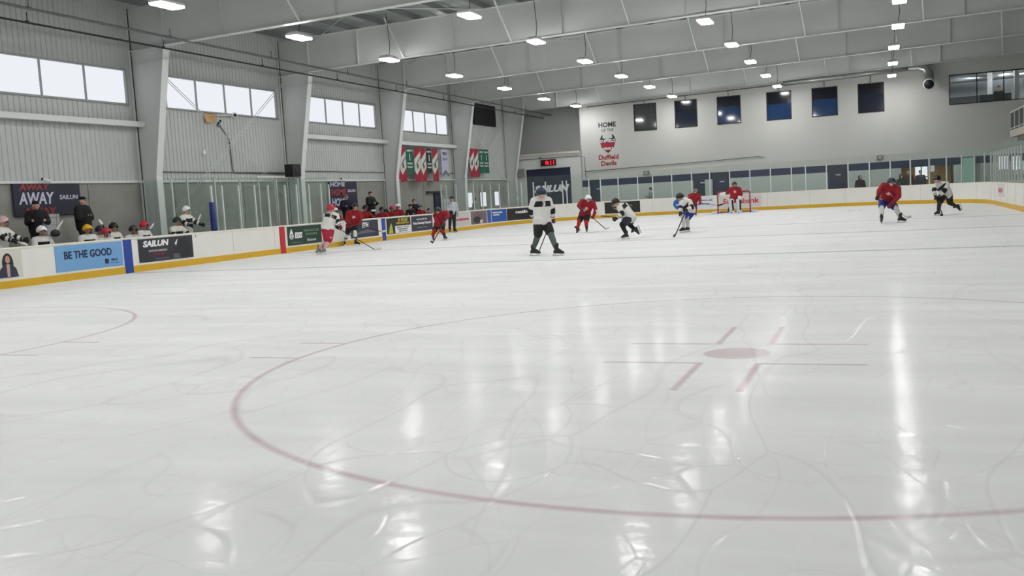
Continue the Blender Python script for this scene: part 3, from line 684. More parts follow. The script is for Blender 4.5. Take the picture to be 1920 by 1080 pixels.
q = MB(); q.sphere(at_x(383, 286, X), .09, M_wht, 10, (.4, 1, 1.2)); q.build('wall_speaker', None, 'small white round fitting on the siding above the partition', 'fitting')
for a, b_, lab in ((80, 336, 'small camera on the rail above the AWAY banner'), (640, 335, 'small camera on the rail above the HOME banner')):
    p = at_x(a, b_, XW+.2); e = empty('security_camera', p, lab, 'camera'); q = MB(); q.sphere(p, .05, M_black, 8); q.build('mount', e); q = MB(); q.tube([p, p+Vector((.1, .2, -.08))], .05, M_wht, 8); q.build('housing', e)

# ---------------------------------------------------------------- advertising boards and banners
def ad_left(y0, y1, m, label, z0=.26, z1=.97):
    e = empty('advertising_board', (-HW, (y0+y1)/2, z0), label, 'advertisement')
    q = MB(); q.box((-HW+.002, y0, z0), (-HW+.012, y1, z1), m); q.build('panel', e); return e
def tl(e, s_, y, z, h, w, m, X=-HW+.012, name='lettering', **k): return text(name, s_, (X, y, z), (0, 1, 0), (0, 0, 1), h, m, e, width=w, **k)
def plq(e, y0, y1, z0, z1, m, nm='print', X=-HW+.012): q = MB(); q.box((X, y0, z0), (X+.004, y1, z1), m); return q.build(nm, e)
# woman portrait ad
m_cream = mat('pale ad ground', (206, 206, 194), .5); m_skin = mat('printed skin', (186, 138, 120), .6); m_hair = mat('printed dark hair', (30, 26, 30), .6)
e = ad_left(-14.0, -11.42, m_cream, 'pale poster on the boards with printed long haired person, leftmost')
def blobq(pts, m, name, X): 
    q = MB(); n = len(pts); q.add([(X, y, z) for y, z in pts], [tuple(range(n))], m); q.add([(X-.003, y, z) for y, z in pts], [tuple(range(n))[::-1]], m); return q.build(name, e)
def ell(cy, cz, a, b_, n=20): return [(cy+a*math.cos(2*math.pi*i/n), cz+b_*math.sin(2*math.pi*i/n)) for i in range(n)]
cy = -11.86
blobq(ell(cy, .62, .17, .28), m_hair, 'print', -HW+.015); blobq([(cy-.3, .28), (cy+.3, .28), (cy+.24, .5), (cy+.1, .62), (cy-.1, .62), (cy-.24, .5)], mat('printed denim', (44, 48, 66), .6), 'print', -HW+.017)
blobq([(cy-.04, .3), (cy+.04, .3), (cy+.05, .62), (cy-.05, .62)], m_wht_ := mat('printed pink', (190, 150, 150), .6), 'print', -HW+.019); blobq(ell(cy, .74, .07, .10), m_skin, 'print', -HW+.02)
# be the good
m_sky = mat('light blue ad ground', (110, 160, 206), .5); m_nv = mat('navy print', (20, 36, 74), .5)
e = ad_left(-10.36, -7.92, m_sky, 'light blue advertising board reading BE THE GOOD')
tl(e, 'BE THE GOOD', -9.2, .60, .20, 1.72, m_nv, bold=.03, align='CENTER'); plq(e, -8.62, -8.48, .36, .50, m_nv); tl(e, 'YMCA', -8.4, .42, .07, .26, m_nv, bold=.02); plq(e, -8.42, -8.1, .36, .375, m_nv)
# dark tyre ad
m_dk = mat('charcoal ad ground', (40, 40, 50), .5); m_dk2 = mat('dark plum ad ground', (52, 50, 66), .5)
e = ad_left(-7.27, -4.86, m_dk, 'dark advertising board with bold white lettering and a rider, right of the blue stripe')
tl(e, 'SAILUN', -7.08, .73, .17, 1.12, M_wht, bold=.05, shear=.2); tl(e, 'NOW RECOMMENDED', -6.85, .56, .06, .8, mat('grey print', (170, 170, 176), .5), bold=.03); tl(e, 'WINTER TIRES', -6.68, .45, .06, .5, mat('dull red print', (150, 44, 66), .5), bold=.02)
plq(e, -6.6, -6.0, .33, .345, mat('faint print', (120, 120, 130), .5))
blobq([(-5.75, .3), (-5.0, .3), (-4.95, .6), (-5.1, .82), (-5.35, .9), (-5.6, .8), (-5.72, .6)], mat('photo black', (26, 30, 36), .5), 'print', -HW+.016)
blobq([(-5.8, .28), (-5.45, .28), (-5.55, .44), (-5.78, .44)], mat('photo grey', (84, 86, 94), .5), 'print', -HW+.018); blobq([(-5.7, .76), (-5.55, .9), (-5.64, .68)], M_wht, 'print', -HW+.019)
# green ad
m_gr = mat('dark green ad ground', (28, 54, 44), .5, noise=.25, nscale=5); m_pg = mat('pale green print', (110, 152, 122), .5)
e = ad_left(.40, 2.72, m_gr, 'dark green advertising board with white drop logo right of the red stripe')
blobq([(.52, .60), (.56, .72), (.66, .90), (.76, .72), (.80, .60), (.76, .52), (.66, .48), (.56, .52)], M_wht, 'print', -HW+.016); blobq(ell(.67, .60, .07, .09), m_gr, 'print', -HW+.018); blobq(ell(.67, .60, .035, .05), M_wht, 'print', -HW+.02)
tl(e, 'ESS', .86, .53, .2, .52, M_wht, bold=.05, shear=.15); tl(e, 'DRILLING FLUID', 1.5, .74, .08, 1.05, m_pg, bold=.02); tl(e, 'SOLUTIONS', 1.6, .60, .08, .8, m_pg, bold=.02); tl(e, 'Blackout', 1.7, .37, .09, .6, mat('pale grey print', (190, 200, 192), .5), bold=.03); tl(e, 'www.ess.ca', .6, .34, .05, .7, m_pg)
# navy ad behind the red player
e = ad_left(4.95, 7.3, mat('slate ad ground', (44, 46, 62), .5), 'slate advertising board with big white figures left of the far blue stripe')
tl(e, "5TH", 5.9, .68, .2, .55, M_wht, bold=.05, shear=.2); blobq([(5.3, .4), (7.1, .45), (6.4, .58), (5.6, .5)], mat('tyre grey print', (96, 96, 112), .5), 'print', -HW+.016)
# yellow black ad
e = ad_left(8.08, 10.4, mat('black ad ground', (26, 26, 22), .5), 'black and white advertising board with yellow lettering beside the blue stripe')
m_yt = mat('yellow print', (204, 186, 48), .5)
tl(e, 'D PLUS', 9.15, .80, .13, .95, m_yt, bold=.04, shear=.2); tl(e, 'TREE REMOVAL', 8.95, .68, .08, 1.3, m_yt, bold=.03); plq(e, 8.85, 10.4, .27, .60, M_wht)
for i, s_ in enumerate(('SPRUCE UP YOUR YARD', 'STUMP REMOVAL', '780 555 TREE')): tl(e, s_, 9.0+.1*i, .50-.09*i, .05, 1.2-.2*i, M_ink, X=-HW+.017, bold=.02)
blobq([(8.2, .28), (8.65, .28), (8.6, .55), (8.5, .75), (8.35, .6)], mat('lime print', (176, 184, 50), .5), 'print', -HW+.017)
e = ad_left(10.5, 12.75, m_dk2, 'slate blue advertising board about home security')
tl(e, 'Need Help With That', 11.6, .78, .07, 1.1, M_wht, bold=.02, align='CENTER'); tl(e, 'Home Security Disaster?', 11.62, .58, .12, 1.95, M_wht, bold=.03, align='CENTER'); tl(e, 'Call us today', 11.6, .40, .06, 1.0, mat('grey print', (170, 170, 176), .5), align='CENTER')
e = ad_left(15.1, 17.4, mat('light grey ad ground', (196, 196, 194), .5), 'light grey advertising board with red lettering')
m_rt = mat('red print', (196, 40, 56), .5); tl(e, 'Scotiabank', 16.25, .55, .14, 2.0, m_rt, bold=.04, align='CENTER')
e = ad_left(17.5, 19.7, mat('mauve photo print', (112, 98, 98), .6, noise=.3, nscale=3), 'brownish photo advertising board left of the blue one')
blobq(ell(18.3, .5, .5, .18), mat('photo black', (26, 30, 36), .5), 'print', -HW+.016); blobq(ell(18.9, .38, .22, .12), m_cream, 'print', -HW+.018)
def ad_arc(a0, a1, m, label, z0=.26, z1=.96, name='advertising_board'):
    """board following the left corner arc between two angles (0 = side, 90 = end)"""
    cxx, cyy = -HW+CR, HL-CR
    pt = lambda a, r: (cxx-r*math.cos(math.radians(a)), cyy+r*math.sin(math.radians(a)))
    e = empty('advertising_board', (*pt((a0+a1)/2, CR), z0), label, 'advertisement')
    q = MB(); n = 8; V = []
    for i in range(n+1):
        for r in (CR-.002, CR-.012):
            x, y = pt(a0+(a1-a0)*i/n, r); V += [(x, y, z0), (x, y, z1)]
    F = []
    for i in range(n): o = 4*i; F += [(o, o+4, o+5, o+1), (o+2, o+3, o+7, o+6), (o+1, o+5, o+7, o+3), (o, o+2, o+6, o+4)]
    F += [(0, 1, 3, 2), (4*n, 4*n+2, 4*n+3, 4*n+1)]
    q.add(V, F, m); q.build('panel', e)
    def T(s_, a, z, h, w, mm, **k):
        x, y = pt(a, CR-.02-w*w/8/CR); ar = math.radians(a); return text('lettering', s_, (x, y, z), (math.sin(ar), math.cos(ar), 0), (0, 0, 1), h, mm, e, width=w, align='CENTER', depth=.03, **k)
    return e, T
e = ad_left(19.8, 20.35, mat('blue ad ground', (28, 86, 168), .5), 'narrow start of the bright blue advertising board')
e, T = ad_arc(.3, 12.5, mat('blue ad ground', (28, 86, 168), .5), 'bright blue advertising board at the left corner'); T('DENTAL CARE', 5, .76, .08, 1.2, M_wht, bold=.03); T('CENTRE', 4, .62, .08, .8, M_wht, bold=.03)
e, T = ad_arc(12.8, 30.5, mat('black ad ground', (26, 26, 22), .5), 'black advertising board with white lettering in the left corner'); T('nathan', 23.5, .66, .17, 1.5, M_wht, bold=.03)
def ad_end(x0, x1, m, label, z0=.26, z1=.96):
    e = empty('advertising_board', ((x0+x1)/2, HL, z0), label, 'advertisement'); q = MB(); q.box((x0, HL-.012, z0), (x1, HL-.002, z1), m); q.build('panel', e); return e
te = lambda e, s_, x, z, h, w, m, **k: text('lettering', s_, (x, HL-.013, z), (1, 0, 0), (0, 0, 1), h, m, e, width=w, align='CENTER', **k)
e, T = ad_arc(62.5, 77.5, mat('black ad ground', (26, 26, 22), .5), 'black advertising board with grey lettering behind two crossing players'); T('ELECTRICAL', 70, .66, .1, 1.3, mat('grey print', (170, 170, 176), .5)); T('SERVICES', 70, .5, .1, 1.1, mat('grey print', (170, 170, 176), .5))
X_ = lambda px: at_y(px, 385, HL).x
e = ad_end(X_(1260), X_(1287), M_white, 'round blue logo on the white end boards left of the net')
x0 = X_(1275); q = MB(); q.add([(x0+.42*math.cos(t), HL-.016, .62+.36*math.sin(t)) for t in [2*math.pi*i/28 for i in range(28)]], [tuple(range(28))], mat('blue logo', (34, 98, 178), .5)); q.build('print', e); text('lettering', 'Hotel', (x0, HL-.018, .5), (1, 0, 0), (0, 0, 1), .14, M_wht, e, width=.5, align='CENTER')
e = ad_end(X_(1302), X_(1338), mat('pale blue white ad', (218, 222, 230), .5), 'white advertising board with small navy script left of the goal')
te(e, 'Edmonton and', (X_(1302)+X_(1338))/2, .72, .12, 1.0, m_nv, bold=.02); te(e, 'District', (X_(1302)+X_(1338))/2, .5, .12, .7, m_nv, bold=.02)
e = ad_end(X_(1347), X_(1428), mat('pinkish ad ground', (214, 208, 206), .5), 'pale advertising board with large red lettering behind the goal')
te(e, 'Scotiabank', (X_(1354)+X_(1426))/2, .48, .30, 2.15, m_rt, bold=.03)
p = at_x(1877, 364, HW)
e = empty('advertising_board', (HW, p.y, .4), 'small pinkish poster on the right side boards past the corner', 'advertisement'); q = MB(); q.box((HW-.012, p.y-1.2, .42), (HW-.002, p.y+1.2, .98), mat('pinkish ad ground', (214, 208, 206), .5)); q.build('panel', e)
text('lettering', 'ARENA', (HW-.012, p.y+.9, .6), (0, -1, 0), (0, 0, 1), .2, m_rt, e, width=1.6)

# cloth banners of the two teams on the concrete wall
XB = XW+.14
def wallsign(y0, y1, z0, z1, label):
    e = empty('wall_sign', (XB, (y0+y1)/2, z0), label, 'sign'); q = MB(); q.box((XW+.1, y0, z0), (XB, y1, z1), mat('midnight ad ground', (26, 27, 50), .5)); q.build('panel', e); return e
m_rd = mat('faded red print', (160, 48, 50), .5); m_lv = mat('lavender white print', (196, 198, 216), .5)
e = wallsign(-8.95, -6.45, 1.86, 2.81, 'dark navy sign reading AWAY behind the away bench')
k_ = dict(X=XB, bold=.03, shear=.12)
tl(e, 'AWAY', -8.74, 2.63, .17, 1.12, m_rd, **k_); tl(e, 'AWAY', -8.78, 2.21, .34, 1.3, m_lv, **k_); tl(e, 'AWAY', -8.66, 1.87, .22, 1.22, m_rd, **k_); tl(e, 'SAILUN', -7.28, 2.33, .13, .72, m_lv, **k_)
e = wallsign(8.15, 10.62, 1.5, 2.8, 'dark navy sign reading HOME behind the home bench')
tl(e, 'HOME', 8.25, 2.58, .2, 1.3, m_lv, **k_); tl(e, 'HOME', 8.3, 2.17, .28, 1.3, m_rd, **k_); tl(e, 'HOME', 8.3, 1.68, .34, 1.32, m_lv, **k_); tl(e, 'SAILUN', 9.75, 2.3, .13, .72, m_lv, **k_)
# pennant banners hung from the girt
m_bw = mat('banner white cloth', (205, 203, 198), .8); m_br = mat('banner crimson cloth', (156, 26, 48), .8); m_bg = mat('banner green cloth', (20, 92, 74), .8); m_bd = mat('banner dark green cloth', (24, 50, 40), .8); m_bl = mat('banner pale grey cloth', (176, 180, 200), .8)
def banner(y0, y1, z0, z1, kind, label):
    X = -15.35; e = empty('hanging_banner', (X, (y0+y1)/2, z1), label, 'banner')
    g = {'r': m_bw, 'g': m_bg, 'd': m_bd, 'w': m_bl}[kind]
    if kind == 'r':
        pts = [(y0, z1), (y1, z1), (y1, z0), (y0, z0)]
    elif kind == 'w': pts = [(y0, z1), (y1, z1), (y1, z0), ((y0+y1)/2, z0+.32), (y0, z0)]
    else: pts = [(y0, z1), (y1, z1), (y1, z0), (y0, z0)]
    def fl(pts, m, x, nm):
        q = MB(); n = len(pts); q.add([(x, a, b_) for a, b_ in pts]+[(x+.006, a, b_) for a, b_ in pts], [tuple(range(n)), tuple(range(n, 2*n))[::-1]]+[(i, (i+1) % n, n+(i+1) % n, n+i) for i in range(n)], m); return q.build(nm, e)
    fl(pts, g, X, 'cloth'); w = y1-y0
    if kind == 'r':
        fl([(y0, z1), (y1, z1), (y1, z1-.18), (y0, z1-.62)], m_br, X+.007, 'print'); fl([(y0, z0), (y1, z0), (y1, z0+.75), (y0+w*.3, z0+.35), (y0, z0+.6)], m_br, X+.007, 'print')
        text('lettering', 'CHAMPIONS', (X+.012, y0+w*.2, z1-1.0), (0, .62, .5), (0, -.5, .8), .09, M_ink, e, width=w*1.0); text('lettering', 'A', (X+.012, y0+w*.5, z0+.72), (0, 1, 0), (0, 0, 1), .26, M_ink, e, width=w*.35, align='CENTER', bold=.04)
    elif kind in 'gd':
        for i, (s_, h) in enumerate((('ALBERTA', .1), ('1', .34), ('HOCKEY', .1), ('FINALIST', .09))): text('lettering', s_, (X+.008, (y0+y1)/2, z1-(.22, .68, .9, 1.08)[i]), (0, 1, 0), (0, 0, 1), h, M_wht, e, width=None if h > .3 else w*.8, align='CENTER', bold=.02)
    else:
        text('lettering', 'TIER 1', (X+.008, (y0+y1)/2, z1-.3), (0, 1, 0), (0, 0, 1), .14, M_ink, e, width=w*.7, align='CENTER', bold=.03); text('lettering', '2019', (X+.008, (y0+y1)/2, z1-.62), (0, 1, 0), (0, 0, 1), .14, M_ink, e, width=w*.7, align='CENTER')
        fl([(y0, z0+.02), ((y0+y1)/2, z0+.34), (y1, z0+.02), (y1, z0+.1), ((y0+y1)/2, z0+.42), (y0, z0+.1)], m_nv, X+.008, 'print')
zz = 4.62
B = [(13.82, 14.55, 2.86, 'r', 'white and crimson banner first from the third column'), (14.57, 15.25, 2.74, 'r', 'white and crimson banner just left of the green one'), (15.3, 16.1, 3.12, 'g', 'green banner between two crimson banners'),
     (16.2, 16.95, 2.74, 'r', 'white and crimson banner right of the green one'), (17.0, 17.6, 2.74, 'r', 'white and crimson banner left of the dark green one'), (17.7, 18.35, 3.25, 'd', 'dark green banner among crimson ones'), (18.4, 19.1, 2.78, 'r', 'white and crimson banner last before the grey pennant'),
     (19.6, 20.5, 2.98, 'w', 'pale grey notched pennant with navy chevron'), (23.6, 24.25, 2.98, 'r', 'white and crimson banner right after the fourth column'), (24.3, 24.95, 2.98, 'r', 'white and crimson banner beside the green pair'), (25.05, 25.75, 3.22, 'g', 'green banner, left one of the far pair'), (25.8, 26.6, 3.24, 'g', 'green banner, right one of the far pair')]
for y0, y1, z0, kd, lab in B: banner(y0, y1, z0, zz+(.1 if y0 > 22 else -.06), kd, lab)

# low bright windows and the things before them
for k, (a, b_) in enumerate(((23.72, 24.65), (25.88, 26.85), (28.25, 29.2))):
    e = empty('window_%d' % (30+k), (XW, a, 1.3), kind='structure')
    q = MB(); q.box((XW+.03, a, 1.15), (XW+.05, b_, 2.05), M_day); q.build('pane', e)
    q = MB(); q.box((XW+.03, a-.05, 2.05), (XW+.08, b_+.05, 2.1), M_frame); q.box((XW+.03, a-.05, 1.1), (XW+.1, b_+.05, 1.15), M_frame); q.box((XW+.03, b_, 1.1), (XW+.08, b_+.05, 2.1), M_frame); q.box((XW+.03, a-.05, 1.1), (XW+.08, a, 2.1), M_frame); q.build('frame', e)
for k, (a, b_, rgb) in enumerate(((20.4, 21.3, (186, 196, 206)), (22.6, 23.3, (180, 190, 198)))):
    q = MB(); q.box((XW+.03, a, .3), (XW+.07, b_, 1.75), mat('pale poster', rgb, .5)); q.build('notice_board', None, ('pale blue notice board left of the official on the ice', 'pale notice board left of the bright low windows')[k], 'notice board')
q = MB(); q.box((XW+.03, 19.2, 0), (XW+.1, 20.2, 2.1), doorm); q.build('door_30', kind='structure')
q = MB(); q.box((XW+.02, 18.3, 2.12), (XW+.2, 20.1, 2.22), M_dark); q.build('shelf', None, 'dark wall shelf above the door beside the benches', 'shelf')
for y, lab in ((26.4, 'light folding table by the bright low windows, nearer one'), (28.2, 'light folding table by the bright low windows, farther one')):
    e = empty('folding_table', (-14.6, y, 0), lab, 'table'); q = MB(); q.box((-15.2, y-.8, 1.05), (-14.2, y+.8, 1.1), M_frame); q.build('table_top', e)
    for dx in (-.45, .35):
        for dy in (-.7, .7): q = MB(); q.tube([(-14.7+dx, y+dy, 0), (-14.7+dx, y+dy, 1.05)], .02, M_alu, 6); q.build('leg', e)
e = empty('step_ladder', (-14.3, 30.0, 0), 'aluminium step ladder leaning near the far corner', 'ladder')
for o in (0, .35):
    q = MB(); q.bar((-14.6+o, 30.2, 0), (-14.9+o*.6, 29.5, 2.0), .05, .03, M_alu); q.build('rail', e)
for i in range(6): q = MB(); t = .12+i*.14; q.bar((-14.6-.3*t, 30.2-.7*t, 2*t), (-14.25-.44*t, 30.2-.7*t, 2*t), .05, .02, M_alu); q.build('rung', e)

# benches and platforms behind the boards
for y0, y1, lab in ((-14, -3.9, 'away'), (3.9, 14.9, 'home')):
    q = MB(); q.box((-15.04, y0, 0), (-13.0, y1, .18), M_black); q.box((-15.04, y0, .18), (-14.35, y1, .48), M_black); q.build('platform', None, 'raised black rubber platform of the %s bench' % lab, 'platform')
    e = empty('player_bench', (-14.0, (y0+y1)/2, .18), 'long wooden player bench on the %s side' % lab, 'bench')
    q = MB(); q.box((-14.15, y0+.3, .60), (-13.82, y1-.3, .65), mat('bench wood', (120, 92, 60), .6)); q.build('seat', e)
    q = MB()
    for y in np.arange(y0+.6, y1, 1.8): q.box((-14.05, y-.03, .181), (-13.92, y+.03, .6), M_pipe)
    q.build('support', e)
q = MB(); q.box((-15.04, -3.6, 0), (-13.0, 3.6, .18), M_black); q.build('platform', None, 'raised floor of the timekeeper box', 'platform')
e = empty('timekeeper_desk', (-13.3, 0, .18), 'narrow desk inside the timekeeper box', 'desk'); q = MB(); q.box((-13.45, -2.2, .85), (-13.0, 2.2, .89), M_pale); q.build('desk_top', e); q = MB(); q.box((-13.4, -2.1, .181), (-13.36, 2.1, .85), M_dark); q.build('front_panel', e)

# goal
gx, gy = 0, 26.08
e = empty('hockey_goal', (0, gy, 0), 'red framed hockey goal with white netting at the far end', 'goal')
m_post = mat('goal red', (158, 26, 54), .4)
q = MB(); q.tube([(-.915, gy, 0), (-.915, gy, 1.16), (-.87, gy, 1.22), (.87, gy, 1.22), (.915, gy, 1.16), (.915, gy, 0)], .035, m_post, 10); q.build('goal_frame', e)
q = MB(); bp = [(-.915, gy, .03), (-1.12, gy+.45, .03), (-.85, gy+1.0, .03), (.85, gy+1.0, .03), (1.12, gy+.45, .03), (.915, gy, .03)]; q.tube(bp, .03, m_post, 8); q.build('base_frame', e)
q = MB(); q.tube([(-.87, gy, 1.2), (-.85, gy+.5, 1.18), (.85, gy+.5, 1.18), (.87, gy, 1.2)], .02, m_post, 8); q.build('top_frame', e)
m_net = mat('white netting', (214, 210, 206), .8); q = MB()
def netpatch(a, b_, c, d, n, m_):
    a, b_, c, d = map(Vector, (a, b_, c, d))
    for i in range(n+1): t = i/n; q.tube([a.lerp(b_, t), d.lerp(c, t)], .005, m_net, 3, False)
    for i in range(m_+1): t = i/m_; q.tube([a.lerp(d, t), b_.lerp(c, t)], .005, m_net, 3, False)
netpatch((-.85, gy+1.0, .05), (.85, gy+1.0, .05), (.85, gy+.5, 1.18), (-.85, gy+.5, 1.18), 18, 12)
netpatch((-.87, gy, 1.2), (.87, gy, 1.2), (.85, gy+.5, 1.18), (-.85, gy+.5, 1.18), 18, 5)
for s in (-1, 1): netpatch((s*.915, gy, .05), (s*.95, gy+.95, .05), (s*.85, gy+.5, 1.18), (s*.89, gy, 1.18), 8, 12)
q.build('net', e)
for s in (-1, 1):
    q = MB(); q.box((s*.95, gy+.1, .012), (s*1.28, gy+.45, .12), M_wht); q.build('corner_pad', e)

# ================================================================ people
DG = lambda: bpy.context.evaluated_depsgraph_get()
def cone(q, p0, r0, p1, r1, m, n=10):
    p0, p1 = Vector(p0), Vector(p1); d = p1-p0
    q.sphere(p0, r0, m, n); q.sphere(p1, r1, m, n)
    if d.length > 1e-4: q.tube([p0, p1], [r0*.995, r1*.995], m, n)
def blob(name, segs, mats, parent, vox=.02, smooth=3, zone=None, label=None, extra=None):
    """one continuous surface grown round a list of tapered limbs (p0, r0, p1, r1)"""
    q = MB(); m0 = mats[0]
    for sg in segs: cone(q, *sg, m0)
    if extra: extra(q, m0)
    me = q.mesh('t'); o = bpy.data.objects.new('t', me); COL.objects.link(o)
    r = o.modifiers.new('r', 'REMESH'); r.mode = 'VOXEL'; r.voxel_size = vox; r.use_smooth_shade = True
    if smooth: s = o.modifiers.new('s', 'SMOOTH'); s.factor = .5; s.iterations = smooth
    dg = DG(); dg.update(); nm = bpy.data.meshes.new_from_object(o.evaluated_get(dg)); bpy.data.objects.remove(o); nm.name = name
    nm.materials.clear()
    for m in mats: nm.materials.append(m)
    n = len(nm.polygons); c = np.empty(n*3); nm.polygons.foreach_get('center', c); c = c.reshape(-1, 3)
    idx = zone(c) if zone else np.zeros(n, int)
    nm.polygons.foreach_set('material_index', idx.astype(int)); nm.polygons.foreach_set('use_smooth', [True]*n); nm.update()
    o = link(name, nm, parent)
    if label: o['label'] = label
    return o
def seg_t(c, a, b_):
    a, b_ = np.array(a), np.array(b_); d = b_-a; t = np.clip(((c-a)@d)/(d@d), 0, 1); return t, np.linalg.norm(c-a-t[:, None]*d, axis=1)
def azdir(deg): return Vector((math.cos(math.radians(deg)), math.sin(math.radians(deg)), 0))
SKIN = mat('face skin', (206, 160, 140), .6); LIP = mat('lip tone', (150, 90, 84), .6); EYE = mat('eye dark', (30, 26, 26), .4)
BLADE = mat('steel skate blade', (196, 200, 204), .25, metal=.9); HOLD = mat('white blade holder', (222, 222, 222), .4); BOOT = mat('black skate boot', (24, 25, 28), .4)
LACE = mat('grey skate tendon', (120, 124, 128), .5)
def face(root, c, fd, s=1.0):
    """eyes and mouth on the head"""
    up = Vector((0, 0, 1)); f = Vector(fd).normalized(); r = f.cross(up).normalized(); u = r.cross(f)
    q = MB()
    for k in (-1, 1): q.sphere(c+f*.088*s+r*k*.034*s+u*.012, .013*s, EYE, 8)
    q.build('eye', root); q = MB(); q.obox(c+f*.09*s-u*.058*s, r*.024, u*.006, f*.006, LIP); q.build('mouth', root)
def head_segs(c, fd, s=1.0):
    up = Vector((0, 0, 1)); f = Vector(fd).normalized(); r = f.cross(up).normalized(); u = r.cross(f)
    return [(c+u*.025*s, .088*s, c-f*.02*s+u*.02*s, .09*s), (c-u*.03*s+f*.02*s, .07*s, c-u*.07*s+f*.035*s, .048*s), (c+f*.075*s+u*.01, .014*s, c+f*.105*s-u*.025*s, .015*s),
            (c+r*.085*s, .02*s, c+r*.09*s-u*.03*s, .016*s), (c-r*.085*s, .02*s, c-r*.09*s-u*.03*s, .016*s)]
def helmet(root, c, fd, m, cage=None, s=1.0, lab=None):
    up = Vector((0, 0, 1)); f = Vector(fd).normalized(); r = f.cross(up).normalized(); u = r.cross(f)
    q = MB(); n = 16; V = []; rings = 8
    for i in range(rings+1):
        t = math.pi*.56*i/rings
        for j in range(n):
            p = 2*math.pi*j/n; cu, si = math.cos(p), math.sin(p)
            tt = t*(1-.30*max(0, cu)**2) + (.18*t*max(0, -cu)) + .1*t*abs(si)
            rad = .118*s*(1+.03*math.sin(4*p)*math.sin(t))
            V.append(c+u*.018+f*(math.sin(tt)*cu*rad*1.14)+r*(math.sin(tt)*si*rad)+u*(math.cos(tt)*rad*1.02))
    F = [(i*n+j, (i+1)*n+j, (i+1)*n+(j+1) % n, i*n+(j+1) % n) for i in range(rings) for j in range(n)]
    q.add(V, F, m, True)
    q.tube([c+u*.13*s-f*.09*s, c+u*.145*s, c+u*.125*s+f*.09*s], .016*s, m, 6)
    h = q.build('helmet', root, lab)
    md = h.modifiers.new('s', 'SOLIDIFY'); md.thickness = .012; md.offset = -1
    if cage == 'cage':
        q = MB(); w = mat('cage wire', (70, 72, 76), .4, metal=.6)
        for i in range(5):
            a = -.9+.45*i; pts = [c+f*(.135*math.cos(a)*math.cos(b_))+r*(.12*math.sin(a))+u*(-.02+.1*math.sin(b_)-.02) for b_ in np.linspace(-.9, .5, 6)]
            q.tube(pts, .004, w, 4)
        for b_ in np.linspace(-.8, .4, 4):
            q.tube([c+f*(.135*math.cos(a)*math.cos(b_))+r*(.12*math.sin(a))+u*(-.04+.1*math.sin(b_)) for a in np.linspace(-1, 1, 8)], .004, w, 4)
        q.build('cage', h)
    elif cage == 'visor':
        q = MB(); g = glass('visor plastic', (.8, .85, .86), .1) if 'visor plastic' not in MATS else MATS['visor plastic']
        A = np.linspace(-1.1, 1.1, 9); V = [c+f*(.14*math.cos(a))+r*(.125*math.sin(a))+u*z for a in A for z in (-.025, .045)]
        q.add(V, [(2*i, 2*i+2, 2*i+3, 2*i+1) for i in range(8)], g, True); q.build('visor', h)
    return h
def glove(root, w, tip, m, cuff_from, palm_n=None, s=1.0, curl=1.0):
    """padded glove: cuff, palm, four curled fingers of unequal length and a side thumb"""
    w, tip, cf = Vector(w), Vector(tip), Vector(cuff_from); d = (w-cf).normalized()
    a = (tip-w); a = a.normalized() if a.length > .01 else d
    n = a.cross(Vector((0, 0, 1))); n = n.normalized() if n.length > .1 else Vector((1, 0, 0)); k = a.cross(n).normalized()
    sg = [(w-d*.10*s, .066*s, w-d*.01*s, .055*s), (w, .05*s, w+a*.06*s, .052*s)]
    for i, (o, L) in enumerate(((-.042, .05), (-.015, .062), (.014, .058), (.042, .044))):
        b0 = w+a*.07*s+k*o*s; b1 = b0+a*L*s*.6+n*.012*s; b2 = b1+n*.045*s*curl-a*.012*s
        sg += [(b0, .019*s, b1, .018*s), (b1, .018*s, b2, .015*s)]
    t0 = w+a*.02*s-k*.05*s; sg += [(t0, .022*s, t0+a*.05*s-k*.018*s+n*.035*s, .018*s)]
    return blob('glove', sg, [m], root, .011, 1)
def hand_segs(w, frm, s=1.0):
    w, frm = Vector(w), Vector(frm); a = (w-frm).normalized(); n = a.cross(Vector((0, 0, 1))); n = n.normalized() if n.length > .1 else Vector((1, 0, 0)); k = a.cross(n).normalized()
    sg = [(w-a*.02, .026, w+a*.06, .032)]
    for o, L in ((-.027, .06), (-.009, .075), (.009, .07), (.027, .052)):
        b0 = w+a*.075+k*o; sg += [(b0, .0105, b0+a*L*.6, .010), (b0+a*L*.6, .010, b0+a*L*.8+n*.02, .009)]
    t0 = w+a*.02-k*.03; sg += [(t0, .013, t0+a*.05-k*.02, .011)]
    return sg
def skate(root, ank, toe, bootm, s=1.0, tilt=None):
    """boot with tongue, blade holder and steel runner"""
    a = Vector(ank); f = (Vector(toe)-a); f = f.normalized(); up = Vector(tilt) if tilt else Vector((0, 0, 1))
    r = f.cross(up).normalized(); u = r.cross(f).normalized(); so = a-u*.075*s
    o = blob('skate_boot', [(a+u*.08*s-f*.01, .056*s, a, .055*s), (so-f*.045*s+u*.02, .042*s, so+f*.07*s+u*.012, .04*s), (so+f*.07*s+u*.012*s, .04*s, so+f*.17*s+u*.004*s, .036*s), (a+u*.02*s, .05*s, so+f*.12*s+u*.03*s, .035*s), (a+u*.08*s+f*.02*s, .04*s, a+u*.14*s+f*.035*s, .03*s)],
             [bootm], root, .013, 1)
    q = MB(); z = so-u*.03*s
    for x in (-.05, .13): q.obox(z+f*x*s-u*.012*s, f*.04*s, r*.014*s, u*.03*s, HOLD)
    q.obox(z+f*.04*s-u*.035*s, f*.14*s, r*.009*s, u*.009*s, HOLD); q.build('blade_holder', o)
    q = MB(); q.obox(z+f*.04*s-u*.050*s, f*.145*s, r*.003*s, u*.010*s, BLADE); q.build('runner', o)
    return o
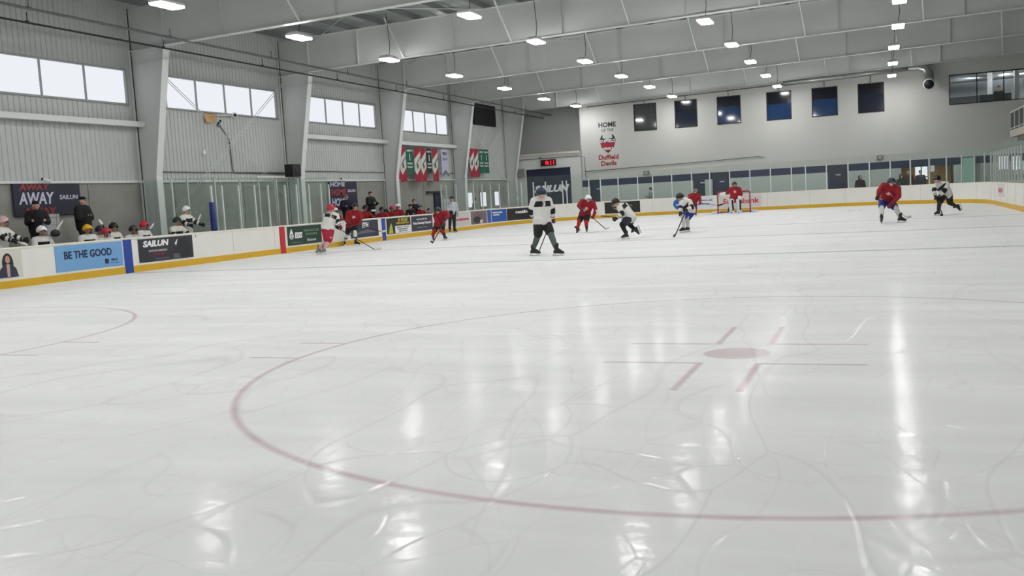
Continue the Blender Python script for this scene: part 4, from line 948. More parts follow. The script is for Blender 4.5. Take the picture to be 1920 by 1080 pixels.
def shoe(root, ank, fd, m):
    a = Vector(ank); f = Vector(fd).normalized(); z = Vector((a.x, a.y, a.z-.055))
    blob('shoe', [(a, .045, z-f*.03, .042), (z-f*.03, .042, z+f*.10, .04), (z+f*.10, .04, z+f*.16, .032)], [m], root, .014, 1)
def stick(a, b_, tip, shaft, bladem, label, grip=None):
    """shaft from butt a to heel b_, blade from the heel to its tip"""
    a, b_, tip = Vector(a), Vector(b_), Vector(tip)
    e = empty('hockey_stick', b_, label, 'hockey stick')
    q = MB(); q.bar(a, b_, .032, .024, shaft); q.build('shaft', e)
    if grip: q = MB(); d = (b_-a).normalized(); q.bar(a-d*.02, a+d*.18, .038, .03, grip); q.build('grip', e)
    q = MB(); n = 6; V = []; d = tip-b_; side = d.cross(Vector((0, 0, 1))); side = side.normalized() if side.length > 1e-4 else Vector((1, 0, 0)); upv = Vector((0, 0, 1)) if abs(d.normalized().z) < .8 else side.cross(d).normalized()
    for i in range(n+1):
        t = i/n; c = b_+d*t+side*.03*math.sin(t*1.6); h = .03+.012*math.sin(math.pi*t)
        for k in (-1, 1):
            for z in (-h, h): V.append(c+side*.006*k+upv*(z+.0))
    F = []
    for i in range(n): o = 4*i; F += [(o, o+4, o+5, o+1), (o+2, o+3, o+7, o+6), (o+1, o+5, o+7, o+3), (o, o+2, o+6, o+4)]
    F += [(0, 1, 3, 2), (4*n, 4*n+2, 4*n+3, 4*n+1)]
    q.add(V, F, bladem, True); q.build('blade', e); return e

def reach(px, parent, L, sign):
    """the point on the view ray through px that lies L metres from parent (nearer or farther)"""
    d = ray(*px); o = CAM-parent; A = d.dot(d); B = 2*o.dot(d); C_ = o.dot(o)-L*L; D = B*B-4*A*C_
    if D < 0: return CAM+d*(-B/(2*A))
    s = (-B+sign*math.sqrt(D))/(2*A); return CAM+d*s
class Z:
    def __init__(s, ox, oy, k): s.o = (ox, oy); s.k = k
    def __call__(s, x, y): return (s.o[0]+x/s.k, s.o[1]+y/s.k)

WJ = mat('white jersey cloth', (214, 213, 208), .85, bump=.15, bscale=14); BJ = mat('black jersey band', (22, 22, 24), .85); RJ = mat('red jersey cloth', (142, 20, 34), .85, bump=.15, bscale=14); RJ2 = mat('dark red cuff', (128, 16, 28), .85)
BP = mat('black hockey pants', (20, 20, 23), .8); BLP = mat('blue hockey pants', (28, 48, 132), .8); RP = mat('crimson hockey pants', (158, 20, 54), .8); WS = mat('white sock', (206, 206, 202), .9); GS = mat('grey sock', (84, 92, 92), .9); RS = mat('red sock', (178, 26, 42), .9); BS = mat('black sock', (20, 22, 28), .9); DS = mat('dark grey sock', (62, 56, 60), .9)
BH_ = mat('black helmet shell', (22, 22, 24), .3); WH = mat('white helmet shell', (232, 232, 236), .3); RH = mat('red helmet shell', (190, 28, 56), .3); NH = mat('navy helmet shell', (26, 36, 66), .3); YH = mat('yellow helmet shell', (228, 168, 24), .3); PH = mat('pale pink helmet shell', (206, 170, 170), .3); GH = mat('dark green helmet shell', (24, 46, 38), .3); GY = mat('grey helmet shell', (104, 108, 108), .3)
BG = mat('black glove', (24, 24, 27), .6); RG = mat('maroon glove', (112, 24, 42), .6); NG = mat('navy glove', (22, 26, 52), .6); PINK = mat('pale pink print', (226, 168, 170), .8)
SHB = mat('black stick shaft', (26, 26, 28), .4); SHW = mat('white stick shaft', (220, 220, 216), .4); BLW = mat('white stick tape', (214, 214, 210), .7); BLB = mat('black stick tape', (20, 20, 20), .7)

def skater(name_label, J, jersey='w', pants=BP, sock=GS, helm=BH_, gl=(BG, BG), cage='visor', faced=-70, pitch=0, boot=BOOT, back=None, s=1.0, logo=None, lens=(.30, .27, .43, .44), hide_gloves=(), pad=1.0, band=True, tiltL=None, tiltR=None):
    """J: dict of joints in world space: pel neck head shL shR elL elR haL haR hiL hiR knL knR anL anR toL toR"""
    g0 = Vector((J['pel'].x, J['pel'].y, 0)); root = empty('person', g0, name_label, 'person')
    f = azdir(faced); fd = Vector((f.x*math.cos(math.radians(pitch)), f.y*math.cos(math.radians(pitch)), math.sin(math.radians(pitch))))
    v = lambda k: J[k]
    ch = v('pel').lerp(v('neck'), .72)
    body = [(v('pel'), .13*s, ch, .14*s), (ch, .13*s, v('neck'), .06*s), (v('neck'), .055*s, v('head'), .06*s)]
    for k in 'LR':
        body += [(v('sh'+k), .06*s, v('el'+k), .045*s), (v('el'+k), .042*s, v('ha'+k), .03*s), (v('neck'), .06*s, v('sh'+k), .06*s), (v('hi'+k), .085*s, v('kn'+k), .06*s), (v('kn'+k), .055*s, v('an'+k), .04*s), (v('pel'), .1*s, v('hi'+k), .09*s)]
        body += hand_segs(v('ha'+k), v('el'+k))
    body += head_segs(v('head'), fd, s)
    b = blob('body', body, [SKIN], root, .016, 1); face(b, v('head'), fd, s)
    # jersey: padded shoulders, full sleeves, loose hem
    hem = v('pel')+(v('pel')-v('neck')).normalized()*.06
    js = [(hem, .175*s*pad, ch, .19*s*pad), (v('pel').lerp(v('shL'), .3), .15*s*pad, v('pel').lerp(v('shR'), .3), .15*s*pad), (ch, .17*s*pad, v('neck'), .09*s)]
    js += [(v('pel')+(v('hiL')-v('hiR')).normalized()*.06, .16*s*pad, v('shL').lerp(ch, .35), .14*s*pad), (v('pel')-(v('hiL')-v('hiR')).normalized()*.06, .16*s*pad, v('shR').lerp(ch, .35), .14*s*pad)]
    for k in 'LR': js += [(v('neck'), .09*s, v('sh'+k), .105*s*pad), (v('sh'+k).lerp(ch, .3), .125*s, v('sh'+k), .105*s*pad), (v('sh'+k), .10*s*pad, v('el'+k), .082*s*pad), (v('el'+k), .082*s*pad, v('ha'+k), .06*s)]
    upv = (v('neck')-v('pel')).normalized(); js += [(v('hiL')+upv*.04, .165*s*pad, v('hiR')+upv*.04, .165*s*pad)]
    def zone(c):
        idx = np.zeros(len(c), int); T, D = seg_t(c, v('pel'), v('neck')); best = D-.12; 
        if jersey == 'w' and band: idx[(T > .60) & (T < .86)] = 1
        for k in 'LR':
            t1, d1 = seg_t(c, v('sh'+k), v('el'+k)); t2, d2 = seg_t(c, v('el'+k), v('ha'+k))
            m1 = (d1 < best); best = np.where(m1, d1, best); idx[m1] = 0
            if jersey == 'w': idx[m1 & (t1 > .72)] = 1
            m2 = (d2 < best); best = np.where(m2, d2, best); idx[m2] = 0
            if jersey == 'w': idx[m2 & (t2 < .22)] = 1
            idx[m2 & (t2 > .86)] = 1
        return idx
    mats = [WJ, BJ] if jersey == 'w' else [RJ, RJ2]
    jz = blob('jersey', js, mats, root, .02 if root.location.x < -13 else .0145, 3, zone)
    sh = (v('shR')-v('shL')).normalized(); tu = (v('neck')-v('pel')).normalized()
    out = sh.cross(tu).normalized()
    if back:
        side = 1 if out.dot(CAM-v('pel')) > 0 else -1; o = out*side; xd = sh if side > 0 else -sh
        c = v('pel').lerp(v('neck'), .62)+o*.25
        text('number', back, c, xd, tu, .16, WJ if jersey == 'w' else WHT, jz, align='CENTER', bold=.04, wrap=jz)
    if logo:
        side = 1 if out.dot(CAM-v('pel')) > 0 else -1; o = out*side; xd = sh if side > 0 else -sh; c = v('pel').lerp(v('neck'), .6)+o*.26; q = MB()
        pts = [(-.11, -.02), (-.05, .07), (.03, .08), (.02, .03), (.12, .02), (.05, -.01), (.14, -.04), (.03, -.05), (.0, -.09), (-.06, -.05)]
        q.add([c+xd*a+tu*b_ for a, b_ in pts], [tuple(range(len(pts)))], logo); o2 = q.build('crest', jz)
        bm = bmesh.new(); bm.from_mesh(o2.data); bmesh.ops.triangulate(bm, faces=bm.faces); bmesh.ops.subdivide_edges(bm, edges=bm.edges, cuts=1); bm.to_mesh(o2.data); bm.free()
        md = o2.modifiers.new('w', 'SHRINKWRAP'); md.target = jz; md.wrap_mode = 'ABOVE_SURFACE'; md.offset = .006
    ps = [(v('hiL'), .15*s, v('hiR'), .15*s), (v('pel'), .16*s, v('hiL').lerp(v('hiR'), .5), .16*s)]
    for k in 'LR': ps += [(v('hi'+k), .145*s, v('hi'+k).lerp(v('kn'+k), .86 if pants is not RP else 1.0), .118*s)]
    blob('hockey_pants', ps, [pants], root, .02, 2)
    for k in 'LR':
        kn, an = v('kn'+k), v('an'+k)
        z = (lambda kn, an: (lambda c: ((seg_t(c, kn, an)[0] > .45) & (seg_t(c, kn, an)[0] < .6)).astype(int)))(kn, an)
        blob('sock', [(kn+(kn-an).normalized()*.05, .085*s, kn, .085*s), (kn, .085*s, kn.lerp(an, .4), .08*s), (kn.lerp(an, .4), .08*s, an+(kn-an)*.12, .058*s)], [sock if not isinstance(sock, tuple) else sock[0], sock if not isinstance(sock, tuple) else sock[1]], root, .018, 1, z)
        skate(root, an, v('to'+k), boot, s, tiltL if k == 'L' else tiltR)
    for k, m in zip('LR', gl):
        if k in hide_gloves: continue
        glove(root, v('ha'+k), v('ha'+k)+(v('ha'+k)-v('el'+k)).normalized()*.1, m, v('el'+k), s=1.05*s)
    helmet(root, v('head')+Vector((0, 0, .01)), fd, helm, cage, 1.03*s)
    return root
WHT = M_wht

def solve(z, base, neck, head, sh, el, ha, pel, hi, kn, an, to, L=1.0, lean=1, es=(-1, -1), hs=(-1, -1), ks=(-1, -1), ss=(-1, 1), his=(-1, 1), dz=(0, 0), d0=0):
    """joints read off the picture become points in the rink; depth from limb lengths. an/to entries: (px,py,height)"""
    J = {}
    A = [at_z(*z(*p[:2]), p[2]) if len(p) == 3 and p[2] is not None else None for p in an]
    b0 = at_z(*z(*base), 0); D = dep(b0)+d0
    J['pel'] = at_d(*z(*pel), D); J['neck'] = reach(z(*neck), J['pel'], .52*L, lean); J['head'] = reach(z(*head), J['neck'], .20*L, -1)
    for i, k in enumerate('LR'):
        J['sh'+k] = reach(z(*sh[i]), J['neck'], .2*L, ss[i]); J['el'+k] = reach(z(*el[i]), J['sh'+k], .29*L, es[i]); J['ha'+k] = reach(z(*ha[i]), J['el'+k], .26*L, hs[i])
        J['hi'+k] = reach(z(*hi[i]), J['pel'], .14*L, his[i])
        if A[i] is None: J['an'+k] = at_d(*z(*an[i][:2]), D+dz[i])
        else:
            J['an'+k] = A[i]
            if abs(dep(A[i])-D) > .45: J['an'+k] = at_d(*z(*an[i][:2]), D+max(-.45, min(.45, dep(A[i])-D)))
        # knee between hip and ankle, thrown nearer or farther
        d = ray(*z(*kn[i])); h, a = J['hi'+k], J['an'+k]; mid = (dep(h)*.5+dep(a)*.5)
        e2 = (h-a).length; slack = math.sqrt(max(0, .43**2-(e2/2)**2))*L; J['kn'+k] = at_d(*z(*kn[i]), mid+ks[i]*slack*.8)
        J['to'+k] = at_d(*z(*to[i][:2]), dep(J['an'+k])+to[i][2])
    # keep planted blades on the ice
    low = min(J['anL'].z, J['anR'].z)
    return J
def ground(J, kL=True, kR=True, h=.17):
    """planted skates rest on the ice"""
    for k, on in (('L', kL), ('R', kR)):
        if on: J['an'+k].z = h; J['to'+k].z = h-.005
        else: J['an'+k].z = max(J['an'+k].z, h)
    return J

# --- official style player seen from behind, nearest, white jersey, grey socks
z = Z(960, 340, 7.2)
J = solve(z, (460, 1005), (395, 225), (395, 165), [(300, 268), (490, 262)], [(248, 410), (545, 395)], [(292, 480), (548, 505)], (405, 520), [(360, 560), (455, 560)], [(350, 730), (520, 700)], [(285, 925, .16), (600, 925, .16)], [(360, 960, -.05), (690, 965, -.05)], L=1.06, lean=1, es=(1, 1), hs=(1, 1), ks=(1, 1))
ground(J)
skater('person in white jersey with black shoulder band seen from behind, nearest to the camera', J, 'w', BP, GS, NH, (BG, RG), None, 115, -5, back='3', s=1.06)
stick(J['haR']+Vector((.0, .1, .12)), at_d(*z(362, 955), dep(J['anL'])+.3), at_d(*z(330, 975), dep(J['anL'])+.5), SHB, BLB, 'black hockey stick held by the nearest white player')
# --- white jersey player with crimson pants, left
z = Z(560, 360, 8.31)
J = solve(z, (350, 965), (515, 330), (500, 268), [(425, 375), (590, 370)], [(450, 480), (620, 470)], [(585, 545), (655, 545)], (455, 545), [(415, 590), (500, 590)], [(435, 740), (475, 745)], [(320, 895, .16), (395, 895, .16)], [(285, 930, -.1), (350, 935, -.1)], lean=1, es=(1, -1), hs=(1, -1), ks=(-1, -1))
ground(J)
skater('person in white jersey with black back band and crimson pants, skating near the red stripe', J, 'w', RP, mat('pale pink sock', (214, 176, 180), .9), RH, (BG, RG), None, 60, -5, back='21', boot=mat('grey white skate boot', (120, 120, 124), .5))
stick(J['haL'], at_z(*z(1180, 895), .03), at_z(*z(1285, 872), .05), SHB, BLW, 'black stick with white blade held by the player in crimson pants', BLW)
# --- red jersey player next to him
J = solve(z, (830, 840), (865, 300), (885, 235), [(770, 330), (945, 330)], [(745, 440), (960, 440)], [(790, 500), (930, 510)], (845, 490), [(790, 540), (880, 540)], [(760, 640), (880, 640)], [(725, 775, .16), (890, 780, .16)], [(715, 810, -.15), (935, 815, -.02)], L=.98, lean=-1, es=(-1, -1), hs=(-1, -1), ks=(-1, -1))
ground(J)
skater('person in red jersey with black shorts and white socks beside the white and crimson player', J, 'r', BP, (WS, BP), BH_, (BG, BG), 'visor', -60, -8, logo=PINK)
a = J['haR']; stick(a, at_d(*z(1290, 618), dep(a)-.1), at_d(*z(1375, 600), dep(a)-.1), SHB, BLW, 'stick with white blade held out level by the red player at the bench')
# --- red jersey player leaning
z = Z(740, 350, 9.0)
J = solve(z, (760, 900), (755, 440), (722, 408), [(680, 490), (880, 440)], [(720, 590), (905, 500)], [(760, 680), (850, 560)], (765, 600), [(720, 650), (800, 640)], [(670, 745), (800, 745)], [(650, 855, None), (845, 880, .16)], [(645, 885, -.25), (870, 895, -.1)], L=.98, lean=-1, es=(-1, -1), hs=(-1, -1), ks=(-1, -1), dz=(.35, 0))
ground(J, False, True)
skater('person in red jersey leaning forward with red socks, in front of the home security board', J, 'r', BP, RS, BH_, (BG, BG), 'visor', -110, -20, tiltL=(0, -.5, .8))
stick(J['haR']+Vector((.05, 0, .05)), at_z(*z(645, 945), .03), at_z(*z(595, 925), .05), SHB, BLB, 'black stick reaching down from the leaning red player')
# --- official in grey striped top
J = solve(z, (970, 775), (965, 262), (968, 210), [(905, 295), (1028, 295)], [(890, 370), (1055, 380)], [(905, 430), (1065, 480)], (968, 425), [(940, 440), (1000, 440)], [(935, 590), (1005, 590)], [(932, 745, .12), (1012, 745, .12)], [(930, 765, -.25), (1055, 758, -.15)], L=1.06, lean=1, es=(-1, -1), hs=(-1, -1), ks=(-1, -1))
for k in 'LR': J['an'+k].z = .17; J['to'+k].z = .165
ST = mat('grey white official shirt', (176, 180, 184), .85, noise=.25, nscale=9)
def civ(label, J, top, legs, hair, faced=-70, pitch=0, cap=None, shoes=True, s=1.0, skates=False, loose=1.0, pitchv=None, hood=False, capd=None):
    g0 = Vector((J['pel'].x, J['pel'].y, min(J['anL'].z, J['anR'].z)-.1)); root = empty('person', g0, label, 'person')
    f = azdir(faced); fd = Vector((f.x*math.cos(math.radians(pitch)), f.y*math.cos(math.radians(pitch)), math.sin(math.radians(pitch)))); v = lambda k: J[k]; ch = v('pel').lerp(v('neck'), .72)
    body = [(v('pel'), .12*s, ch, .13*s), (ch, .12*s, v('neck'), .055*s), (v('neck'), .052*s, v('head'), .055*s)]+head_segs(v('head'), fd, s)
    for k in 'LR': body += [(v('neck'), .06*s, v('sh'+k), .055*s), (v('sh'+k), .055*s, v('el'+k), .042*s), (v('el'+k), .04*s, v('ha'+k), .026*s), (v('pel'), .1*s, v('hi'+k), .09*s), (v('hi'+k), .08*s, v('kn'+k), .055*s), (v('kn'+k), .052*s, v('an'+k), .038*s)]+hand_segs(v('ha'+k), v('el'+k))
    b = blob('body', body, [SKIN], root, .014, 1); face(b, v('head'), fd, s)
    js = [(v('pel')-Vector((0, 0, .05)), .155*s*loose, ch, .17*s*loose), (ch, .15*s*loose, v('neck')-Vector((0, 0, .02)), .075*s)]
    for k in 'LR': js += [(v('neck')-Vector((0, 0, .03)), .08*s, v('sh'+k), .085*s*loose), (v('sh'+k), .085*s*loose, v('el'+k), .07*s*loose), (v('el'+k), .068*s*loose, v('ha'+k), .05*s), (v('sh'+k).lerp(ch, .4), .12*s*loose, v('pel').lerp(v('hi'+k), .7), .12*s*loose)]
    if hood: js += [(v('neck')+Vector((0, 0, .02)), .10, v('head')-fd*.04+Vector((0, 0, .02)), .12)]
    blob('jacket', js, [top], root, .018, 2)
    ps = [(v('hiL'), .13*s, v('hiR'), .13*s)]
    for k in 'LR': ps += [(v('hi'+k), .12*s, v('kn'+k), .085*s), (v('kn'+k), .085*s, v('an'+k)+Vector((0, 0, .05)), .068*s)]
    blob('trousers', ps, [legs], root, .018, 2)
    if cap:
        q = MB(); up = Vector((0, 0, 1)); r = f.cross(up); R3 = Matrix((f, r, up)).transposed(); q.sphere(v('head')+up*.075-f*.01, .1*s, cap, 14, (1.08, .98, .70), R3); q.obox(v('head')+up*.075+f*.13*s, f*.055, r*.06, up*.006, cap); q.build('cap', root)
    elif hair:
        q = MB(); up = Vector((0, 0, 1)); r = f.cross(up); R3 = Matrix((f, r, up)).transposed(); q.sphere(v('head')+up*.045-f*.022, .1*s, hair, 14, (1.02, .96, .88), R3); q.sphere(v('head')-f*.05+up*.0, .075*s, hair, 12, (.8, 1.05, 1.1), R3); q.build('hair', root)
    for k in 'LR':
        if skates: skate(root, v('an'+k), v('to'+k), BOOT, s)
        else: shoe(root, v('an'+k), fd*1, M_black)
    return root
r_ = civ('person in grey official shirt and black trousers standing on the ice at the boards', J, ST, BP, None, -75, 0, None, skates=True, s=1.05)
helmet(r_, J['head']+Vector((0, 0, .01)), azdir(-75), NH, 'visor')
# --- red jersey, white helmet
z = Z(1060, 350, 9.82)
J = solve(z, (330, 850), (420, 285), (420, 228), [(305, 270), (515, 300)], [(245, 350), (560, 430)], [(300, 420), (520, 540)], (365, 470), [(310, 520), (400, 520)], [(255, 640), (385, 640)], [(225, 775, None), (395, 825, .16)], [(190, 820, -.1), (400, 850, -.25)], L=.96, lean=-1, es=(-1, -1), hs=(-1, -1), ks=(-1, -1), dz=(.3, 0))
ground(J, False, True)
skater('person in red jersey with white helmet and red socks facing the camera', J, 'r', BP, RS, WH, (BG, RG), 'visor', -50, -15, logo=PINK, tiltL=(-.4, 0, .9))
stick(at_d(*z(335, 425), dep(J['haL'])), at_z(*z(738, 778), .03), at_z(*z(792, 742), .06), SHB, BLW, 'dark stick with white blade held by the red player in white helmet', BLW)
# --- white jersey skating left
J2 = solve(z, (1100, 960), (985, 345), (930, 300), [(1000, 390), (1110, 350)], [(1045, 500), (1170, 480)], [(935, 585), (1100, 590)], (1195, 555), [(1150, 590), (1235, 575)], [(1050, 715), (1175, 690)], [(1125, 905, .16), (1285, 790, None)], [(1030, 945, -.05), (1310, 860, .0)], L=.98, lean=-1, es=(-1, 1), hs=(-1, -1), ks=(-1, 1), dz=(0, .2))
ground(J2, True, False)
skater('person in white jersey and black helmet skating left with one leg kicked back', J2, 'w', mat('navy black hockey pants', (24, 24, 44), .8), BS, BH_, (BG, BG), 'visor', 190, -30, boot=mat('black white skate boot', (40, 40, 44), .4), tiltR=(-.8, 0, .5))
stick(J2['haR']+Vector((.12, 0, 0)), at_d(*z(650, 540), dep(J2['haL'])-.3), at_d(*z(575, 430), dep(J2['haL'])-.35), SHB, BLW, 'black stick with raised white blade held by the white player skating left')
# --- white jersey, blue shorts
z = Z(1240, 330, 9.0)
J = solve(z, (380, 955), (365, 415), (318, 365), [(345, 450), (480, 440)], [(320, 545), (520, 530)], [(325, 625), (420, 575)], (475, 560), [(440, 610), (515, 600)], [(370, 700), (440, 715)], [(375, 880, .16), (450, 870, .16)], [(290, 920, -.1), (390, 910, -.1)], L=.92, lean=-1, es=(-1, -1), hs=(-1, -1), ks=(-1, -1))
ground(J)
skater('person in white jersey with blue shorts and white socks bending forward', J, 'w', BLP, WS, BH_, (NG, BG), 'visor', 215, -25)
stick(J['haR'], at_z(*z(235, 1000), .03), at_z(*z(222, 1012), .05), SHB, BLB, 'thin dark stick held down by the player in blue shorts')
# --- red jersey behind
J = solve(z, (560, 675), (560, 300), (580, 262), [(480, 330), (640, 335)], [(475, 390), (655, 400)], [(500, 440), (655, 455)], (530, 470), [(500, 500), (560, 500)], [(500, 560), (570, 570)], [(490, 650, .16), (580, 655, .16)], [(480, 670, -.2), (590, 670, -.2)], L=.95, lean=-1, es=(-1, -1), hs=(-1, -1), ks=(-1, -1))
ground(J)
skater('person in red jersey and grey helmet partly hidden behind the player in blue shorts', J, 'r', BP, RS, GY, (RG, RG), 'visor', -60, -10)
stick(J['haR'], at_d(*z(955, 500), dep(J['haR'])-.1), at_d(*z(1045, 470), dep(J['haR'])-.1), SHB, BLB, 'dark stick pointing right toward the goal')
# --- goalie
J = solve(z, (1240, 615), (1245, 195), (1235, 148), [(1175, 220), (1315, 220)], [(1110, 280), (1350, 310)], [(1030, 300), (1300, 375)], (1240, 370), [(1205, 390), (1275, 390)], [(1170, 450), (1300, 450)], [(1185, 585, None), (1305, 590, None)], [(1180, 605, -.3), (1310, 610, -.3)], d0=-1.9, L=1.0, lean=-1, es=(-1, -1), hs=(1, -1), ks=(-1, -1))
ground(J, h=.14)
gk = skater('person in red goalie jersey with leg pads standing in front of the goal', J, 'r', WS, WS, BH_, (BG, BG), 'cage', -65, 0, logo=PINK, pad=1.15)
for k in 'LR':
    kn, an = J['kn'+k], J['an'+k]; o = azdir(-68)*.09; q = MB(); d = (kn-an).normalized(); r = d.cross(azdir(-68)).normalized()
    q.obox(kn.lerp(an, .35)+o+Vector((0, 0, .05)), d*.34, r*.13, azdir(-68)*.05, M_wht); q.obox(kn.lerp(an, .35)+o*1.6+r*.07, d*.33, r*.04, azdir(-68)*.02, BP); q.obox(an+o-Vector((0, 0, .04)), Vector((0, 0, .06)), r*.12, azdir(-68)*.08, M_wht); q.build('leg_pad', gk)
q = MB(); c = J['haR']+azdir(-68)*.08; q.obox(c, Vector((.13, 0, 0)), Vector((0, .04, 0)), Vector((0, 0, .13)), M_wht); q.sphere(c, .13, M_wht, 12, (1, .5, 1)); q.build('catching_glove', gk)
q = MB(); c = J['haL']+azdir(-68)*.06; q.obox(c, Vector((.16, 0, .02)), Vector((0, .03, 0)), Vector((0, 0, .08)), M_wht); q.build('blocker', gk)
stick(at_d(*z(985, 290), dep(J['haL'])), at_d(*z(1180, 420), dep(J['haL'])-.1), at_d(*z(1130, 605), dep(J['haL'])-.15), SHW, BP, 'white and black goalie stick held in the blocker hand')
# --- red jersey, navy helmet, right
z = Z(1620, 310, 9.0)
J = solve(z, (450, 965), (465, 345), (462, 290), [(330, 340), (575, 390)], [(255, 430), (590, 520)], [(235, 530), (450, 670)], (385, 560), [(320, 610), (430, 610)], [(300, 710), (535, 720)], [(295, 905, .16), (610, 905, .16)], [(290, 945, -.2), (670, 935, -.05)], L=1.03, lean=-1, es=(-1, -1), hs=(-1, -1), ks=(-1, -1))
ground(J)
skater('person in red jersey with blue shorts and white socks, skating at the right', J, 'r', BLP, WS, NH, (BG, RG), 'visor', -65, -15, logo=PINK, s=1.04)
stick(J['haL'], at_z(*z(722, 882), .03), at_z(*z(782, 858), .05), SHW, BLW, 'white and black stick held by the red player in blue shorts')
# --- white jersey, far right
J = solve(z, (1330, 840), (1270, 295), (1232, 245), [(1220, 335), (1400, 320)], [(1180, 420), (1360, 430)], [(1205, 525), (1250, 540)], (1390, 470), [(1340, 510), (1430, 500)], [(1275, 630), (1455, 640)], [(1255, 790, .16), (1570, 690, None)], [(1180, 815, -.05), (1590, 765, -.05)], L=.98, lean=-1, es=(-1, -1), hs=(-1, -1), ks=(-1, 1), dz=(0, .25))
ground(J, True, False)
skater('person in white jersey skating left with raised back skate, farthest right on the ice', J, 'w', mat('brown black hockey pants', (30, 18, 20), .8), DS, BH_, (BG, BG), None, 200, -10, back=None, tiltR=(-.7, 0, .6))
stick(J['haL'], at_z(*z(1328, 842), .03), at_z(*z(1300, 835), .05), SHB, BLB, 'dark stick held low by the far right white player')

# ---------------------------------------------------------------- people on and behind the benches
def stand(x, y, fz, H, faced, arms='down', lean=0.0, twist=0, sit=False, crouch=0.0):
    k = H/1.78; f = azdir(faced); r = f.cross(Vector((0, 0, 1))); b0 = Vector((x, y, fz)); J = {}
    if sit:
        pz = .46*k+.05; J['pel'] = b0+Vector((0, 0, pz+.05)); 
    else: J['pel'] = b0+Vector((0, 0, (.95-crouch)*k))
    J['neck'] = J['pel']+Vector((0, 0, .52*k*math.cos(lean)))+f*(.52*k*math.sin(lean)); J['head'] = J['neck']+Vector((0, 0, .19*k))+f*.04
    for s, n in ((-1, 'L'), (1, 'R')):
        J['hi'+n] = J['pel']+r*s*.1*k-Vector((0, 0, .03)); sh = J['neck']+r*s*.19*k-Vector((0, 0, .05)); J['sh'+n] = sh
        if sit: J['kn'+n] = J['hi'+n]+f*.42*k+r*s*.06; J['an'+n] = J['kn'+n]-Vector((0, 0, .38*k))+f*.05
        else: J['kn'+n] = J['hi'+n]-Vector((0, 0, .42*k))+f*.05*(1+crouch*5)+r*s*.03; J['an'+n] = Vector((J['hi'+n].x, J['hi'+n].y, fz+.1))+r*s*.04
        J['to'+n] = J['an'+n]+f*.2
        if arms == 'down': J['el'+n] = sh+r*s*.08-Vector((0, 0, .28*k)); J['ha'+n] = J['el'+n]-Vector((0, 0, .24*k))+f*.06
        elif arms == 'front': J['el'+n] = sh+r*s*.07-Vector((0, 0, .24*k))+f*.1; J['ha'+n] = J['el'+n]+f*.22-r*s*.08+Vector((0, 0, .03))
        elif arms == 'cross': J['el'+n] = sh+r*s*.09-Vector((0, 0, .26*k))+f*.06; J['ha'+n] = J['el'+n]+f*.12-r*s*.24+Vector((0, 0, .06))
        elif arms == 'rail': J['el'+n] = sh+r*s*.1-Vector((0, 0, .18*k))+f*.18; J['ha'+n] = J['el'+n]+f*.24-Vector((0, 0, .08))
    return J
def bench_player(label, px, py, X, faced, jersey, helm, cage='cage', sit=True, gl=(BG, BG), lean=.25, arms='front', back=None, X2=None, fz=.18, cg=None):
    """placed by where the head is seen; floor height of the bench"""
    h = at_x(px, py, X); 
    if sit: J = stand(X, h.y, fz, 1.72, faced, arms, lean, sit=True)
    else: J = stand(X, h.y, fz, 1.74, faced, arms, lean)
    d = h-J['head']
    for k in J:
        if k[:2] in ('an', 'to'): J[k] = J[k]+Vector((d.x, d.y, 0))
        elif k[:2] == 'kn': J[k] = J[k]+Vector((d.x, d.y, d.z*.4))
        else: J[k] = J[k]+d
    return skater(label, J, jersey, BP, WS if jersey == 'w' else RS, helm, gl, cage, faced, -8, back=back, pad=.98), J
XBN = -13.75
bench_player('person in white goalie style jersey and pale pink helmet at the left picture edge', 6, 417, -13.6, 20, 'w', PH, 'cage', False, arms='rail', lean=.2, back='31')
bench_player('person in white jersey and white helmet on the away bench beside the grey chart', 78, 434, -13.5, -20, 'w', WH, 'cage')
bench_player('person in white jersey and yellow helmet on the away bench', 164, 431, -13.5, -20, 'w', YH, 'cage')
bench_player('person in navy helmet on the away bench between yellow and crimson helmets', 187, 433, -13.9, -15, 'w', NH, 'cage', gl=(mat('orange glove', (214, 110, 36), .6), BG))
bench_player('person in crimson helmet on the away bench right of the navy helmet', 199, 437, -13.4, -15, 'w', RH, 'cage')
bench_player('person in white jersey and black helmet on the away bench near the blue stripe', 213, 427, -13.7, -5, 'w', BH_, 'cage')
bench_player('person in dark brown helmet with lowered head on the away bench', 250, 432, -13.6, -25, 'w', mat('brown helmet shell', (46, 42, 38), .4), 'cage')
bench_player('person in white jersey and red helmet on the away bench behind the dark rider board', 270, 424, -13.5, 0, 'w', RH, 'cage')
_, Jg = bench_player('person in dark green helmet leaning over the boards at the end of the away bench', 332, 416, -13.35, -10, 'w', GH, 'cage', False, arms='rail', lean=.45)
_, Jw = bench_player('person in white helmet standing tallest at the end of the away bench', 349, 395, -13.5, 0, 'w', WH, 'visor', False, arms='rail', lean=.05)
stick(Jw['haL'], at_x(369, 420, -13.35), at_x(375, 402, -13.35), SHB, BLW, 'stick with white blade held up by the tallest player at the away bench end')
stick(at_x(70, 470, -13.7), at_x(104, 434, -13.7), at_x(116, 414, -13.7), SHB, BLW, 'upright stick with white blade in front of the grey chart')
stick(at_x(205, 455, -13.6), at_x(193, 421, -13.6), at_x(187, 412, -13.6), SHB, BLW, 'upright stick with white blade beside the navy helmet on the bench')
stick(at_x(262, 446, -13.5), at_x(280, 430, -13.5), at_x(287, 420, -13.5), SHB, BLW, 'upright stick with white blade beside the red helmet on the away bench')
stick(at_x(22, 444, -13.2), at_x(38, 456, -13.1), at_x(50, 460, -13.1), SHW, BLW, 'white goalie stick resting on the boards at the left picture edge')
